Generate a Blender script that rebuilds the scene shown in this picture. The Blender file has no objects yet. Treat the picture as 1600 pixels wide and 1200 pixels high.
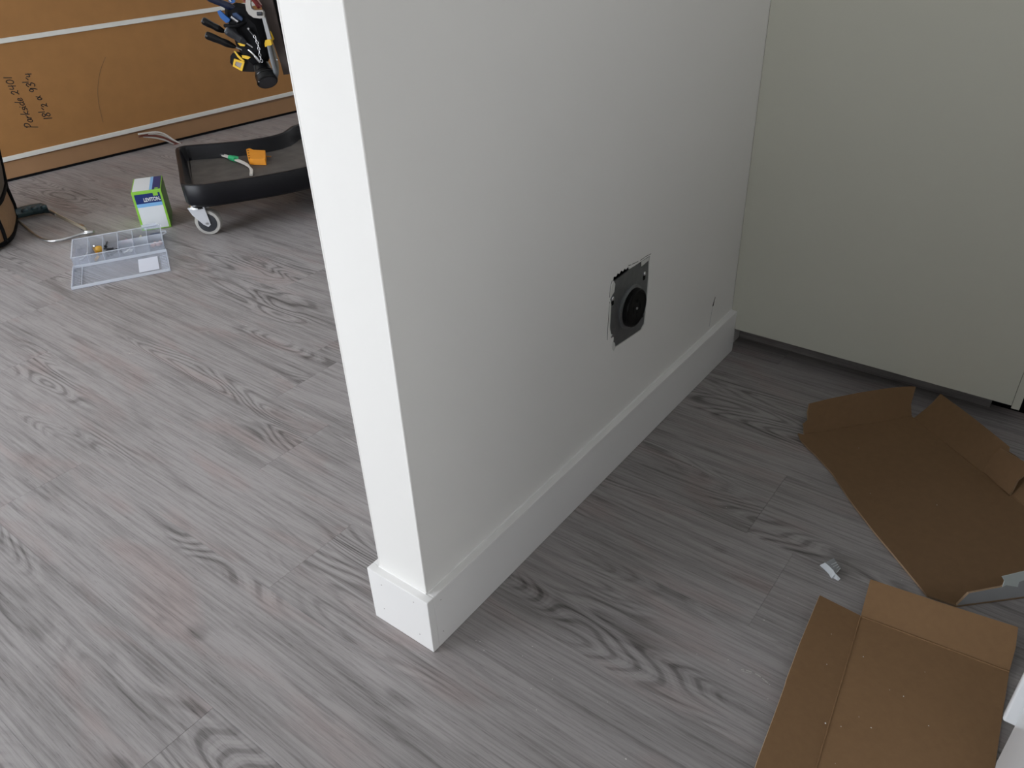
import bpy, bmesh, math, random
from mathutils import Vector, Matrix
from mathutils.geometry import tessellate_polygon
random.seed(7)
scene = bpy.context.scene
COL = scene.collection
V = Vector
PI = math.pi

# ------------------------------------------------------------------ camera
CAM = V((-0.5671, -0.6379, 1.0490))
FOC = 1227.156
yaw, pit, rol = math.radians(38.4691), math.radians(32.6486), math.radians(-2.6638)
FW = V((math.cos(yaw) * math.cos(pit), math.sin(yaw) * math.cos(pit), -math.sin(pit)))
RT0 = V((math.sin(yaw), -math.cos(yaw), 0)); UP0 = RT0.cross(FW)
RT = math.cos(rol) * RT0 + math.sin(rol) * UP0
UP = -math.sin(rol) * RT0 + math.cos(rol) * UP0
cam_data = bpy.data.cameras.new('camera')
cam_data.sensor_width = 36.0
cam_data.lens = FOC * 36.0 / 1600.0
cam_data.clip_start = 0.02
cam = bpy.data.objects.new('camera', cam_data)
COL.objects.link(cam)
cam.matrix_world = Matrix(((RT.x, UP.x, -FW.x, CAM.x), (RT.y, UP.y, -FW.y, CAM.y), (RT.z, UP.z, -FW.z, CAM.z), (0, 0, 0, 1)))
scene.camera = cam

# measured points of the photograph -> places in the room (at a known height, or on a known plane)
def onplane(px, py, P, n):
    d = FW * FOC + RT * (px - 800) + UP * (600 - py)
    return CAM + d * ((V(P) - CAM).dot(V(n)) / d.dot(V(n)))
def onz(px, py, z=0.0):
    return onplane(px, py, (0, 0, z), (0, 0, 1))

# ------------------------------------------------------------------ world, light, exposure
w = bpy.data.worlds.new('overcast_sky'); scene.world = w
w.use_nodes = True
w.node_tree.nodes['Background'].inputs[0].default_value = (0.78, 0.87, 1.0, 1)
w.node_tree.nodes['Background'].inputs[1].default_value = 1.0
scene.view_settings.view_transform = 'Standard'
scene.view_settings.look = 'None'
scene.view_settings.gamma = 1.0
scene.view_settings.use_curve_mapping = False
scene.view_settings.exposure = 0.57

def area(name, loc, rot, sx, sy, power, color):
    l = bpy.data.lights.new(name, 'AREA'); l.shape = 'RECTANGLE'; l.size = sx; l.size_y = sy
    l.energy = power; l.color = color
    o = bpy.data.objects.new(name, l); COL.objects.link(o)
    o.location = loc; o.rotation_euler = rot
    return o
# daylight falling in through the patio door behind the camera, plus an added unseen fill lamp
area('window_daylight', (-2.72, 2.45, 0.92), (0, -PI / 2, 0), 1.7, 2.0, 80, (0.90, 0.94, 1.0))
area('added_fill_light', (-1.25, -2.32, 1.45), (PI / 2, 0, 0), 0.9, 1.1, 7.5, (1.0, 0.97, 0.92))  # added to brighten the shaded long wall face; no known source

# ------------------------------------------------------------------ materials
MATS = {}
def _bsdf(name):
    m = bpy.data.materials.new(name); m.use_nodes = True
    return m, m.node_tree, m.node_tree.nodes['Principled BSDF']
def mat(name, col, rough=0.5, metal=0.0, var=0.06, scale=40.0, bump=0.0, bscale=300.0, spec=0.5):
    if name in MATS: return MATS[name]
    m, nt, b = _bsdf(name)
    tc = nt.nodes.new('ShaderNodeTexCoord')
    n = nt.nodes.new('ShaderNodeTexNoise'); n.inputs['Scale'].default_value = scale; n.inputs['Detail'].default_value = 3
    nt.links.new(tc.outputs['Object'], n.inputs['Vector'])
    mx = nt.nodes.new('ShaderNodeMix'); mx.data_type = 'RGBA'
    mx.inputs[6].default_value = tuple(c * (1 - var) for c in col) + (1,)
    mx.inputs[7].default_value = tuple(min(1, c * (1 + var)) for c in col) + (1,)
    nt.links.new(n.outputs['Fac'], mx.inputs[0]); nt.links.new(mx.outputs[2], b.inputs['Base Color'])
    b.inputs['Roughness'].default_value = rough; b.inputs['Metallic'].default_value = metal
    b.inputs['Specular IOR Level'].default_value = spec
    if bump:
        n2 = nt.nodes.new('ShaderNodeTexNoise'); n2.inputs['Scale'].default_value = bscale; n2.inputs['Detail'].default_value = 2
        nt.links.new(tc.outputs['Object'], n2.inputs['Vector'])
        bp = nt.nodes.new('ShaderNodeBump'); bp.inputs['Strength'].default_value = bump; bp.inputs['Distance'].default_value = 0.001
        nt.links.new(n2.outputs['Fac'], bp.inputs['Height']); nt.links.new(bp.outputs['Normal'], b.inputs['Normal'])
    MATS[name] = m
    return m

def wood_mat(name, light, dark, rough=0.42):
    m, nt, b = _bsdf(name)
    N = nt.nodes; L = nt.links
    def node(t, **k):
        n = N.new(t)
        for a, v in k.items(): setattr(n, a, v)
        return n
    def mth(op, a, b_=None, c=None, clamp=False):
        n = node('ShaderNodeMath', operation=op, use_clamp=clamp)
        for i, x in enumerate((a, b_, c)):
            if x is None: continue
            if isinstance(x, (int, float)): n.inputs[i].default_value = x
            else: L.new(x, n.inputs[i])
        return n.outputs[0]
    tc = node('ShaderNodeTexCoord'); oi = node('ShaderNodeObjectInfo')
    sep = node('ShaderNodeSeparateXYZ'); L.new(tc.outputs['Object'], sep.inputs[0])
    rnd = oi.outputs['Random']
    off = mth('MULTIPLY', rnd, 53.0)
    def noise(sx, sy, detail=2.0, dist=0.0, seed=0.0, rough_=0.5):
        cb = node('ShaderNodeCombineXYZ')
        L.new(mth('MULTIPLY', sep.outputs[0], sx), cb.inputs[0])
        L.new(mth('MULTIPLY', sep.outputs[1], sy), cb.inputs[1])
        L.new(mth('ADD', off, seed), cb.inputs[2])
        n = node('ShaderNodeTexNoise'); n.inputs['Scale'].default_value = 1.0
        n.inputs['Detail'].default_value = detail; n.inputs['Distortion'].default_value = dist
        n.inputs['Roughness'].default_value = rough_
        L.new(cb.outputs[0], n.inputs['Vector'])
        return n.outputs['Fac']
    def ramp(x, a, b_):
        n = node('ShaderNodeMapRange'); n.interpolation_type = 'SMOOTHSTEP'
        L.new(x, n.inputs[0]); n.inputs[1].default_value = a; n.inputs[2].default_value = b_
        return n.outputs[0]
    field = noise(9.5, 1.55, 1.6, 0.35, 0.0, 0.40)            # cathedral figure
    rings = mth('SINE', mth('MULTIPLY', field, 150.0))
    ringl = mth('SUBTRACT', ramp(rings, 0.1, 1.0), mth('MULTIPLY', ramp(rings, -0.6, -1.0), 0.45))
    rmask = ramp(noise(8.0, 1.3, 1.0, 0.0, 11.0), 0.52, 0.66)
    fine = noise(210.0, 5.5, 5.0, 0.15, 3.0, 0.72)
    med = noise(48.0, 2.2, 3.0, 0.4, 5.0, 0.6)
    blot = noise(9.0, 3.0, 3.0, 0.6, 8.0, 0.6)
    fleck = ramp(noise(620.0, 38.0, 2.0, 0.0, 31.0, 0.5), 0.60, 0.74)
    knot = ramp(noise(16.0, 6.5, 1.0, 0.3, 17.0), 0.74, 0.84)
    f = mth('MULTIPLY', mth('MULTIPLY', ringl, rmask), 0.38)
    f = mth('ADD', f, mth('MULTIPLY', ramp(fine, 0.40, 0.68), 0.36))
    f = mth('ADD', f, mth('MULTIPLY', ramp(med, 0.44, 0.72), 0.26))
    f = mth('ADD', f, mth('MULTIPLY', ramp(blot, 0.42, 0.75), 0.20))
    f = mth('ADD', f, mth('MULTIPLY', fleck, 0.22))
    f = mth('ADD', f, mth('MULTIPLY', knot, 0.4))
    f = mth('ADD', f, mth('MULTIPLY', mth('SUBTRACT', rnd, 0.5), 0.08), clamp=True)
    mx = node('ShaderNodeMix', data_type='RGBA')
    mx.inputs[6].default_value = light + (1,); mx.inputs[7].default_value = dark + (1,)
    L.new(f, mx.inputs[0])
    # warmer patches
    mx2 = node('ShaderNodeMix', data_type='RGBA', blend_type='MULTIPLY')
    L.new(mth('MULTIPLY', ramp(noise(14.0, 4.0, 2.0, 0.4, 23.0), 0.5, 0.75), 0.8), mx2.inputs[0])
    L.new(mx.outputs[2], mx2.inputs[6]); mx2.inputs[7].default_value = (1.0, 0.89, 0.87, 1)
    L.new(mx2.outputs[2], b.inputs['Base Color'])
    b.inputs['Roughness'].default_value = rough
    b.inputs['Specular IOR Level'].default_value = 0.4
    bp = node('ShaderNodeBump'); bp.inputs['Strength'].default_value = 0.25; bp.inputs['Distance'].default_value = 0.0006
    L.new(fine, bp.inputs['Height']); L.new(bp.outputs['Normal'], b.inputs['Normal'])
    MATS[name] = m
    return m

def clear_mat(name, col, alpha):
    m, nt, b = _bsdf(name)
    b.inputs['Base Color'].default_value = col + (1,); b.inputs['Roughness'].default_value = 0.25
    tr = nt.nodes.new('ShaderNodeBsdfTransparent'); tr.inputs[0].default_value = (0.96, 0.97, 1, 1)
    n = nt.nodes.new('ShaderNodeTexNoise'); n.inputs['Scale'].default_value = 25
    mr = nt.nodes.new('ShaderNodeMapRange'); mr.inputs[3].default_value = alpha * 0.85; mr.inputs[4].default_value = alpha * 1.15
    nt.links.new(n.outputs['Fac'], mr.inputs[0])
    ms = nt.nodes.new('ShaderNodeMixShader')
    nt.links.new(mr.outputs[0], ms.inputs[0]); nt.links.new(tr.outputs[0], ms.inputs[1]); nt.links.new(b.outputs[0], ms.inputs[2])
    nt.links.new(ms.outputs[0], nt.nodes['Material Output'].inputs[0])
    MATS[name] = m
    return m

WALL = mat('wall_paint', (0.88, 0.868, 0.838), 0.75, spec=0.2, var=0.012, scale=6, bump=0.05, bscale=220)
TRIM = mat('trim_paint', (0.88, 0.87, 0.855), 0.55, spec=0.3, var=0.012, scale=8)
CEIL = mat('ceiling_paint', (0.88, 0.88, 0.87), 0.8, var=0.01)
CABW = mat('cabinet_laminate', (0.70, 0.70, 0.61), 0.55, var=0.012, scale=5)
WOOD = wood_mat('grey_oak_vinyl', (0.374, 0.350, 0.346), (0.062, 0.056, 0.053))
SUB = mat('subfloor', (0.10, 0.09, 0.085), 0.9)
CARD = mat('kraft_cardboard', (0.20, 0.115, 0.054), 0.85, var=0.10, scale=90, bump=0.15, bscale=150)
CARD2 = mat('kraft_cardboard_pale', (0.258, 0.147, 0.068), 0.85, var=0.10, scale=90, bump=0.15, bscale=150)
CARDE = mat('cardboard_cut_edge', (0.38, 0.26, 0.16), 0.9, var=0.15, scale=400)
PRINT = mat('white_printed_card', (0.40, 0.41, 0.42), 0.5, var=0.05, scale=30)
HARD = mat('brown_hardboard', (0.34, 0.160, 0.046), 0.6, var=0.12, scale=16, bump=0.05)
FRAME = mat('white_frame_metal', (0.72, 0.71, 0.66), 0.4, var=0.04)
INK = mat('black_marker_ink', (0.02, 0.018, 0.016), 0.6)
PENC = mat('pencil_mark', (0.16, 0.10, 0.05), 0.8)
STEEL = mat('steel', (0.55, 0.56, 0.57), 0.32, 1.0, var=0.1)
GALV = mat('galvanized_steel', (0.24, 0.25, 0.26), 0.45, 0.85, var=0.22, scale=70)
CHROME = mat('bright_zinc', (0.75, 0.76, 0.78), 0.22, 1.0, var=0.06)
BLACK = mat('black_plastic', (0.0045, 0.0045, 0.005), 0.28, var=0.2, spec=0.3)
BLACKM = mat('black_moulded_plastic', (0.006, 0.006, 0.008), 0.40, var=0.3, scale=18, spec=0.25)
DUSTY = mat('dusty_black_plastic', (0.085, 0.075, 0.066), 0.7, var=0.55, scale=22)
VOID = mat('black_nylon_and_gap_shade', (0.006, 0.006, 0.007), 0.8, spec=0.12)  # nylon parts, and the painted shade below carton and cabinet
RUBBER = mat('grey_rubber', (0.40, 0.385, 0.36), 0.7, var=0.08)
DGREY = mat('dark_grey_plastic', (0.030, 0.032, 0.038), 0.4, var=0.1)
MGREY = mat('mid_grey_grip', (0.16, 0.17, 0.18), 0.5, var=0.1)
YEL = mat('yellow_plastic', (0.80, 0.50, 0.03), 0.4, var=0.06)
BLUE = mat('blue_plastic', (0.008, 0.09, 0.32), 0.38, var=0.08)
NAVYT = mat('dark_navy_grip', (0.006, 0.011, 0.035), 0.4, var=0.1)
RED = mat('dark_red_plastic', (0.22, 0.03, 0.03), 0.4, var=0.1)
ORNG = mat('orange_plastic', (0.85, 0.32, 0.02), 0.45, var=0.05)
GRN = mat('green_tape', (0.03, 0.42, 0.17), 0.5)
WIREW = mat('white_wire', (0.66, 0.63, 0.58), 0.45)
WIRER = mat('brown_wire', (0.16, 0.04, 0.03), 0.5)
PANELB = mat('dark_brown_leather', (0.07, 0.052, 0.045), 0.7, var=0.2, scale=30)
BAGT = mat('tan_canvas', (0.26, 0.145, 0.075), 0.85, var=0.14, scale=60, bump=0.3, bscale=600)
BAGB = mat('brown_canvas', (0.11, 0.082, 0.062), 0.9, var=0.15, scale=60, bump=0.3, bscale=600)
TEAL = mat('dark_teal_handle', (0.028, 0.055, 0.065), 0.3, var=0.15)
PWHITE = mat('carton_white', (0.74, 0.77, 0.79), 0.4, var=0.02)
PGREEN = mat('carton_lime_green', (0.27, 0.58, 0.06), 0.4, var=0.03)
PNAVY = mat('carton_navy', (0.012, 0.030, 0.15), 0.35, var=0.03)
PBLUE = mat('carton_light_blue', (0.22, 0.47, 0.78), 0.4, var=0.03)
PGREEN_SHADE = mat('carton_shaded_green_side', (0.13, 0.30, 0.04), 0.45, var=0.05)  # shaded copy of the lime green
CLEARP = clear_mat('clear_polypropylene', (0.72, 0.76, 0.82), 0.20)
CLEARE = clear_mat('clear_polypropylene_edge', (0.82, 0.86, 0.92), 0.5)
PAPER = mat('paper_label', (0.70, 0.72, 0.80), 0.7, var=0.02)
BRASS = mat('brass', (0.78, 0.45, 0.10), 0.3, 0.9, var=0.1)
OCHRE = mat('ochre_plastic', (0.62, 0.33, 0.03), 0.4)
PINK = mat('pale_pink_plastic', (0.68, 0.42, 0.38), 0.5)
ROSE = mat('rose_plastic', (0.48, 0.15, 0.19), 0.5)
CHIPW = mat('white_chip_plastic', (0.66, 0.69, 0.72), 0.4, var=0.03)
CHIPG = mat('grey_chip_underside', (0.30, 0.31, 0.32), 0.6, var=0.1, scale=200)
ENAM = mat('white_enamel', (0.78, 0.79, 0.80), 0.25, var=0.01)
CRUMB = mat('plaster_crumb', (0.75, 0.73, 0.69), 0.9)
SCUFF = mat('scuff_dust', (0.50, 0.48, 0.45), 0.95)
CAULK = mat('torn_paint_edge', (0.72, 0.72, 0.69), 0.7)
CUTOUT = mat('dark_cut_and_cavity_shade', (0.012, 0.012, 0.012), 0.9, spec=0.1)  # dark cuts and slots, and the painted dark of the wall cavity
NAILC = mat('nail_dimple', (0.38, 0.34, 0.32), 0.8)
ZINC = mat('dull_zinc_plate', (0.62, 0.63, 0.66), 0.35, 0.35, var=0.08)
OUTB = mat('matte_black_bakelite', (0.004, 0.004, 0.0045), 0.5, spec=0.18)
LENS = mat('lamp_lens', (0.05, 0.05, 0.055), 0.15)

# ------------------------------------------------------------------ mesh helpers
def wloc(o):
    p = V((0, 0, 0))
    while o is not None:
        p = p + o.location; o = o.parent
    return p
class MB:
    def __init__(s): s.v = []; s.f = []; s.sm = []; s.mi = []
    def add(s, vs, fs, smooth=False, mi=0):
        b = len(s.v); s.v += [V(x) for x in vs]
        for f in fs:
            s.f.append([b + i for i in f]); s.sm.append(smooth); s.mi.append(mi)
        return s
    def box(s, lo, hi, M=None, mi=0):
        x0, y0, z0 = lo; x1, y1, z1 = hi
        vs = [V((x, y, z)) for z in (z0, z1) for y in (y0, y1) for x in (x0, x1)]
        if M is not None: vs = [M @ q for q in vs]
        return s.add(vs, [(0, 2, 3, 1), (4, 5, 7, 6), (0, 1, 5, 4), (2, 6, 7, 3), (0, 4, 6, 2), (1, 3, 7, 5)], False, mi)
    def prism(s, pts, ext, mi=0, mside=None, mbot=None):
        """pts: planar loop of 3-D points (top), ext: vector added for the bottom"""
        n = len(pts); pts = [V(q) for q in pts]; e = V(ext)
        nrm = V((0, 0, 0))
        for i in range(n): nrm += pts[i].cross(pts[(i + 1) % n])
        if nrm.dot(e) > 0: pts.reverse()
        s.add(pts, [range(n)], False, mi)
        s.add([q + e for q in pts], [list(range(n))[::-1]], False, mi if mbot is None else mbot)
        s.add(pts + [q + e for q in pts], [(i, n + i, n + (i + 1) % n, (i + 1) % n) for i in range(n)], False, mi if mside is None else mside)
        return s
    def tube(s, path, r, n=10, mi=0, caps=True):
        path = [V(q) for q in path]; k = len(path)
        rs = r if isinstance(r, (list, tuple)) else [r] * k
        t0 = (path[1] - path[0]).normalized()
        a = V((0, 0, 1)) if abs(t0.z) < 0.9 else V((1, 0, 0))
        u = t0.cross(a).normalized(); vs = []
        for i, q in enumerate(path):
            t = ((path[min(i + 1, k - 1)] - path[max(i - 1, 0)])).normalized()
            u = (u - t * u.dot(t)).normalized(); ww = t.cross(u)
            for j in range(n):
                an = 2 * PI * j / n
                vs.append(q + rs[i] * (u * math.cos(an) + ww * math.sin(an)))
        s.add(vs, [(i * n + j, i * n + (j + 1) % n, (i + 1) * n + (j + 1) % n, (i + 1) * n + j) for i in range(k - 1) for j in range(n)], True, mi)
        if caps:
            s.add(vs[:n], [list(range(n))[::-1]], False, mi); s.add(vs[-n:], [range(n)], False, mi)
        return s
    def lathe(s, prof, M, n=24, mi=0):
        """prof: (radius, height) from bottom to top about local z"""
        rows = []
        for (r, h) in prof:
            rows.append([M @ V((r * math.cos(2 * PI * j / n), r * math.sin(2 * PI * j / n), h)) for j in range(n)])
        for i in range(len(rows) - 1):
            s.add(rows[i] + rows[i + 1], [(j, (j + 1) % n, n + (j + 1) % n, n + j) for j in range(n)], False, mi)
        s.add(rows[0], [list(range(n))[::-1]], False, mi); s.add(rows[-1], [range(n)], False, mi)
        return s
    def loft(s, rings, smooth=False, capa=True, capb=True, mi=0):
        n = len(rings[0])
        for a, b in zip(rings[:-1], rings[1:]):
            s.add(list(a) + list(b), [(j, (j + 1) % n, n + (j + 1) % n, n + j) for j in range(n)], smooth, mi)
        if capa: s.add(rings[0], [list(range(n))[::-1]], False, mi)
        if capb: s.add(rings[-1], [range(n)], False, mi)
        return s
    def build(s, name, mats, parent=None, bevel=0.0, seg=2, kind=None, weld=False, smoothall=False):
        me = bpy.data.meshes.new(name)
        o0 = wloc(parent) if parent is not None else V((0, 0, 0))
        me.from_pydata([tuple(q - o0) for q in s.v], [], s.f)
        for p_, sm, mi in zip(me.polygons, s.sm, s.mi):
            p_.use_smooth = sm or smoothall; p_.material_index = mi
        if not isinstance(mats, (list, tuple)): mats = [mats]
        for m in mats: me.materials.append(m)
        bm = bmesh.new(); bm.from_mesh(me)
        if weld: bmesh.ops.remove_doubles(bm, verts=bm.verts, dist=1e-5)
        bmesh.ops.recalc_face_normals(bm, faces=bm.faces)
        bm.to_mesh(me); bm.free()
        o = bpy.data.objects.new(name, me); COL.objects.link(o)
        if parent is not None: o.parent = parent
        if bevel:
            md = o.modifiers.new('bevel', 'BEVEL'); md.width = bevel; md.segments = seg; md.limit_method = 'ANGLE'; md.angle_limit = math.radians(35)
        if kind: o['kind'] = kind
        return o
def thing(name, label, cat, loc, group=None):
    o = bpy.data.objects.new(name, None); COL.objects.link(o)
    o.location = V(loc); o.empty_display_size = 0.05
    return tag(o, label, cat, group)
def tag(o, label, cat=None, group=None, kind=None):
    o['label'] = label
    if cat: o['category'] = cat
    if group: o['group'] = group
    if kind: o['kind'] = kind
    return o
def frame_to(p, z, x=None):
    """matrix with origin p and local z along z"""
    z = V(z).normalized(); x = V(x) if x is not None else (V((1, 0, 0)) if abs(z.x) < 0.9 else V((0, 1, 0)))
    y = z.cross(x).normalized(); x = y.cross(z)
    return Matrix(((x.x, y.x, z.x, p[0]), (x.y, y.y, z.y, p[1]), (x.z, y.z, z.z, p[2]), (0, 0, 0, 1)))
def rotz(p, a): return Matrix.Translation(V(p)) @ Matrix.Rotation(a, 4, 'Z')
def smooth_path(pts, k=6):
    pts = [V(q) for q in pts]; out = []
    for i in range(len(pts) - 1):
        p0, p1, p2, p3 = pts[max(i - 1, 0)], pts[i], pts[i + 1], pts[min(i + 2, len(pts) - 1)]
        for j in range(k):
            t = j / k
            out.append(0.5 * ((2 * p1) + (p2 - p0) * t + (2 * p0 - 5 * p1 + 4 * p2 - p3) * t * t + (3 * p1 - p0 - 3 * p2 + p3) * t ** 3))
    return out + [pts[-1]]

# ------------------------------------------------------------------ room measures
H = 0.1148      # baseboard height
T = 0.0147      # baseboard thickness
W = 0.1331      # wall end incl. both baseboards
L = 1.1601      # wall run up to the cabinet
K = 0.0631      # cabinet bottom edge
X0, X1, Y0, Y1, CZ = -2.6, 3.0, -2.2, 3.62, 2.5

# ------------------------------------------------------------------ floor of vinyl planks
fl = MB().box((X0, Y0, -0.05), (X1, Y1, -0.006)).build('floor', SUB, kind='structure')
PW, PL, GAP = 0.2043, 1.22, 0.0002
def plank_mesh(wd, ln):
    m = MB().box((-wd / 2 + GAP / 2, -ln / 2 + GAP / 2, -0.0058), (wd / 2 - GAP / 2, ln / 2 - GAP / 2, 0))
    me = bpy.data.meshes.new('plank'); me.from_pydata([tuple(q) for q in m.v], [], m.f)
    bm = bmesh.new(); bm.from_mesh(me)
    ed = [e for e in bm.edges if all(v.co.z > -0.001 for v in e.verts)]
    bmesh.ops.bevel(bm, geom=ed, offset=0.00035, segments=1, affect='EDGES')
    bmesh.ops.recalc_face_normals(bm, faces=bm.faces)
    bm.to_mesh(me); bm.free(); me.materials.append(WOOD)
    return me
plank_cache = {}
def plank(x0, x1, y0, y1):
    key = (round(x1 - x0, 4), round(y1 - y0, 4))
    if key not in plank_cache: plank_cache[key] = plank_mesh(*key)
    o = bpy.data.objects.new('plank', plank_cache[key]); COL.objects.link(o)
    o.parent = fl; o.location = ((x0 + x1) / 2, (y0 + y1) / 2, 0)
SEAM0 = 0.136
joints = {-1: 1.557, 0: 0.631, 1: -0.39, -2: 0.98, -3: 0.21, 2: 0.92, 3: 0.1}
k0 = math.floor((X0 - SEAM0) / PW)
k = k0
while SEAM0 + k * PW < X1 - 1e-3:
    xa, xb = max(X0, SEAM0 + k * PW), min(X1, SEAM0 + (k + 1) * PW)
    j = joints.get(k, random.uniform(-0.6, 0.6))
    ys = [j + n_ * PL for n_ in range(-6, 7)]
    ys = [Y0] + [y for y in ys if Y0 + 0.05 < y < Y1 - 0.05] + [Y1]
    if xb - xa > 0.01:
        for ya, yb in zip(ys[:-1], ys[1:]): plank(xa, xb, ya, yb)
    k += 1

# ------------------------------------------------------------------ room shell
def shell(name, lo, hi, m=WALL): return MB().box(lo, hi).build(name, m, kind='structure')
shell('ceiling', (X0 - .1, Y0 - .1, CZ), (X1 + .1, Y1 + .1, CZ + .1), CEIL)
shell('wall_left', (X0 - .1, Y1, -0.05), (X1 + .1, Y1 + .1, CZ))
shell('wall_front', (X1, Y0, -0.05), (X1 + .1, Y1, CZ))
# wall behind the camera with the window opening
PY0_, PY1_, PZ0_, PZ1_ = 1.45, 3.45, 0.07, 1.77
wb = MB()
for lo, hi in (((Y0, -.05), (PY0_, CZ)), ((PY1_, -.05), (Y1, CZ)), ((PY0_, -.05), (PY1_, PZ0_)), ((PY0_, PZ1_), (PY1_, CZ))):
    wb.box((X0 - .1, lo[0], lo[1]), (X0, hi[0], hi[1]))
wb.build('wall_back', WALL, kind='structure')
fr = MB()
for lo, hi in (((PY0_, PZ0_), (PY0_ + .05, PZ1_)), ((PY1_ - .05, PZ0_), (PY1_, PZ1_)), ((PY0_, PZ0_), (PY1_, PZ0_ + .05)), ((PY0_, PZ1_ - .05), (PY1_, PZ1_)), ((2.425, PZ0_), (2.475, PZ1_))):
    fr.box((X0 - .08, lo[0], lo[1]), (X0 - .03, hi[0], hi[1]))
fr.build('window_1', TRIM, kind='structure')
# right wall with an unseen window added for the fill lamp
KX0, KX1, KZ0, KZ1 = -1.70, -0.80, 0.90, 2.0
wr_ = MB()
for lo, hi in (((X0 - .1, -.05), (KX0, CZ)), ((KX1, -.05), (X1 + .1, CZ)), ((KX0, -.05), (KX1, KZ0)), ((KX0, KZ1), (KX1, CZ))):
    wr_.box((lo[0], Y0 - .1, lo[1]), (hi[0], Y0, hi[1]))
wr_.build('wall_right', WALL, kind='structure')
fr = MB()
for lo, hi in (((KX0, KZ0), (KX0 + .04, KZ1)), ((KX1 - .04, KZ0), (KX1, KZ1)), ((KX0, KZ0), (KX1, KZ0 + .04)), ((KX0, KZ1 - .04), (KX1, KZ1))):
    fr.box((lo[0], Y0 - .08, lo[1]), (hi[0], Y0 - .03, hi[1]))
wo = fr.build('added_window', TRIM, kind='structure')  # frame of the added window, out of view
MB().box((KX0 - .03, Y0 - .03, KZ0 - .03), (KX1 + .03, Y0 + .05, KZ0)).build('added_window_sill', TRIM, wo)

# stub wall with the cut-out for the range outlet
hole = [(0.5615, 0.4345), (0.563, 0.441), (0.572, 0.438), (0.577, 0.443), (0.583, 0.4385), (0.590, 0.4435), (0.596, 0.4385), (0.602, 0.4425), (0.607, 0.438), (0.616, 0.4415), (0.6185, 0.4345),
        (0.640, 0.4335), (0.660, 0.4330), (0.682, 0.4325), (0.698, 0.4320), (0.6975, 0.415), (0.6985, 0.385), (0.697, 0.350), (0.6945, 0.318), (0.692, 0.286), (0.686, 0.283), (0.680, 0.2785), (0.650, 0.2805), (0.612, 0.284), (0.577, 0.287),
        (0.5755, 0.297), (0.5695, 0.303), (0.571, 0.312), (0.562, 0.320), (0.556, 0.337), (0.5545, 0.355), (0.557, 0.370), (0.5575, 0.388), (0.5525, 0.399), (0.556, 0.405), (0.5635, 0.411), (0.566, 0.425)]
WX1 = 2.1
outer = [(T, -0.05), (WX1, -0.05), (WX1, CZ), (T, CZ)]
pts = [V((x, 0, z)) for x, z in outer] + [V((x, 0, z)) for x, z in hole]
tris = tessellate_polygon([[V((x, z, 0)) for x, z in outer], [V((x, z, 0)) for x, z in hole]])
mw = MB()
mw.add([(q.x, T, q.z) for q in pts], [list(t) for t in tris])
mw.add([(T, T, -.05), (T, W - T, -.05), (T, W - T, CZ), (T, T, CZ)], [(0, 1, 2, 3)])
mw.add([(WX1, T, -.05), (WX1, W - T, -.05), (WX1, W - T, CZ), (WX1, T, CZ)], [(0, 1, 2, 3)])
mw.add([(T, W - T, -.05), (WX1, W - T, -.05), (WX1, W - T, CZ), (T, W - T, CZ)], [(0, 1, 2, 3)])
nh = len(hole); dp = 0.0019
mw.add([(x, T, z) for x, z in hole] + [(x, T + dp, z) for x, z in hole], [(i, (i + 1) % nh, nh + (i + 1) % nh, nh + i) for i in range(nh)], False, 2)
mw.add([(x, T + dp + 0.03, z) for x, z in [(0.54, 0.27), (0.72, 0.27), (0.72, 0.45), (0.54, 0.45)]], [(0, 1, 2, 3)], False, 1)  # black backing paints the shade inside the wall cavity
wc = mw.build('wall_center', [WALL, CUTOUT, CAULK], kind='structure', weld=True)
# rounded plaster corner beads on both front corners
for yy, nm in ((T, 1), (W - T, -1)):
    rr = 0.0022
    MB().tube([(T + rr * .75, yy + nm * rr * .75, H), (T + rr * .75, yy + nm * rr * .75, CZ)], rr, 12).build('corner_bead', WALL, wc)
# torn paint slivers and overcut lines around the outlet
sl = MB()
def sliver(pp, d=0.0006): sl.prism([(x, T - d, z) for x, z in pp], (0, d * 0.9, 0))
sliver([(0.553, 0.405), (0.5635, 0.4115), (0.566, 0.426), (0.5605, 0.434), (0.556, 0.428), (0.5535, 0.417)], 0.002)
sliver([(0.553, 0.398), (0.5545, 0.385), (0.5535, 0.36), (0.552, 0.335), (0.549, 0.36), (0.550, 0.392)], 0.0016)
sliver([(0.573, 0.300), (0.5765, 0.288), (0.571, 0.283), (0.566, 0.290), (0.566, 0.305)], 0.0015)
sliver([(0.664, 0.4325), (0.694, 0.431), (0.6935, 0.425), (0.665, 0.4225)], 0.001)
sl.build('torn_paint', CAULK, wc)
oc = MB()
for a, b in (((0.551, 0.396), (0.5475, 0.352)), ((0.5475, 0.352), (0.5465, 0.318)), ((0.5545, 0.392), (0.5515, 0.352)), ((0.5575, 0.436), (0.5515, 0.425)), ((0.5515, 0.425), (0.5505, 0.405)),
             ((0.629, 0.4405), (0.652, 0.4375)), ((0.660, 0.4365), (0.676, 0.4365)), ((0.678, 0.437), (0.702, 0.4345)), ((0.6155, 0.443), (0.626, 0.4405))):
    d = (V((b[0] - a[0], 0, b[1] - a[1]))).normalized(); nn = V((-d.z, 0, d.x)) * 0.00045
    A, B = V((a[0], T - .0003, a[1])), V((b[0], T - .0003, b[1]))
    oc.prism([A + nn, B + nn, B - nn, A - nn], (0, .0004, 0))
oc.build('knife_cut', CUTOUT, wc)
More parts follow.
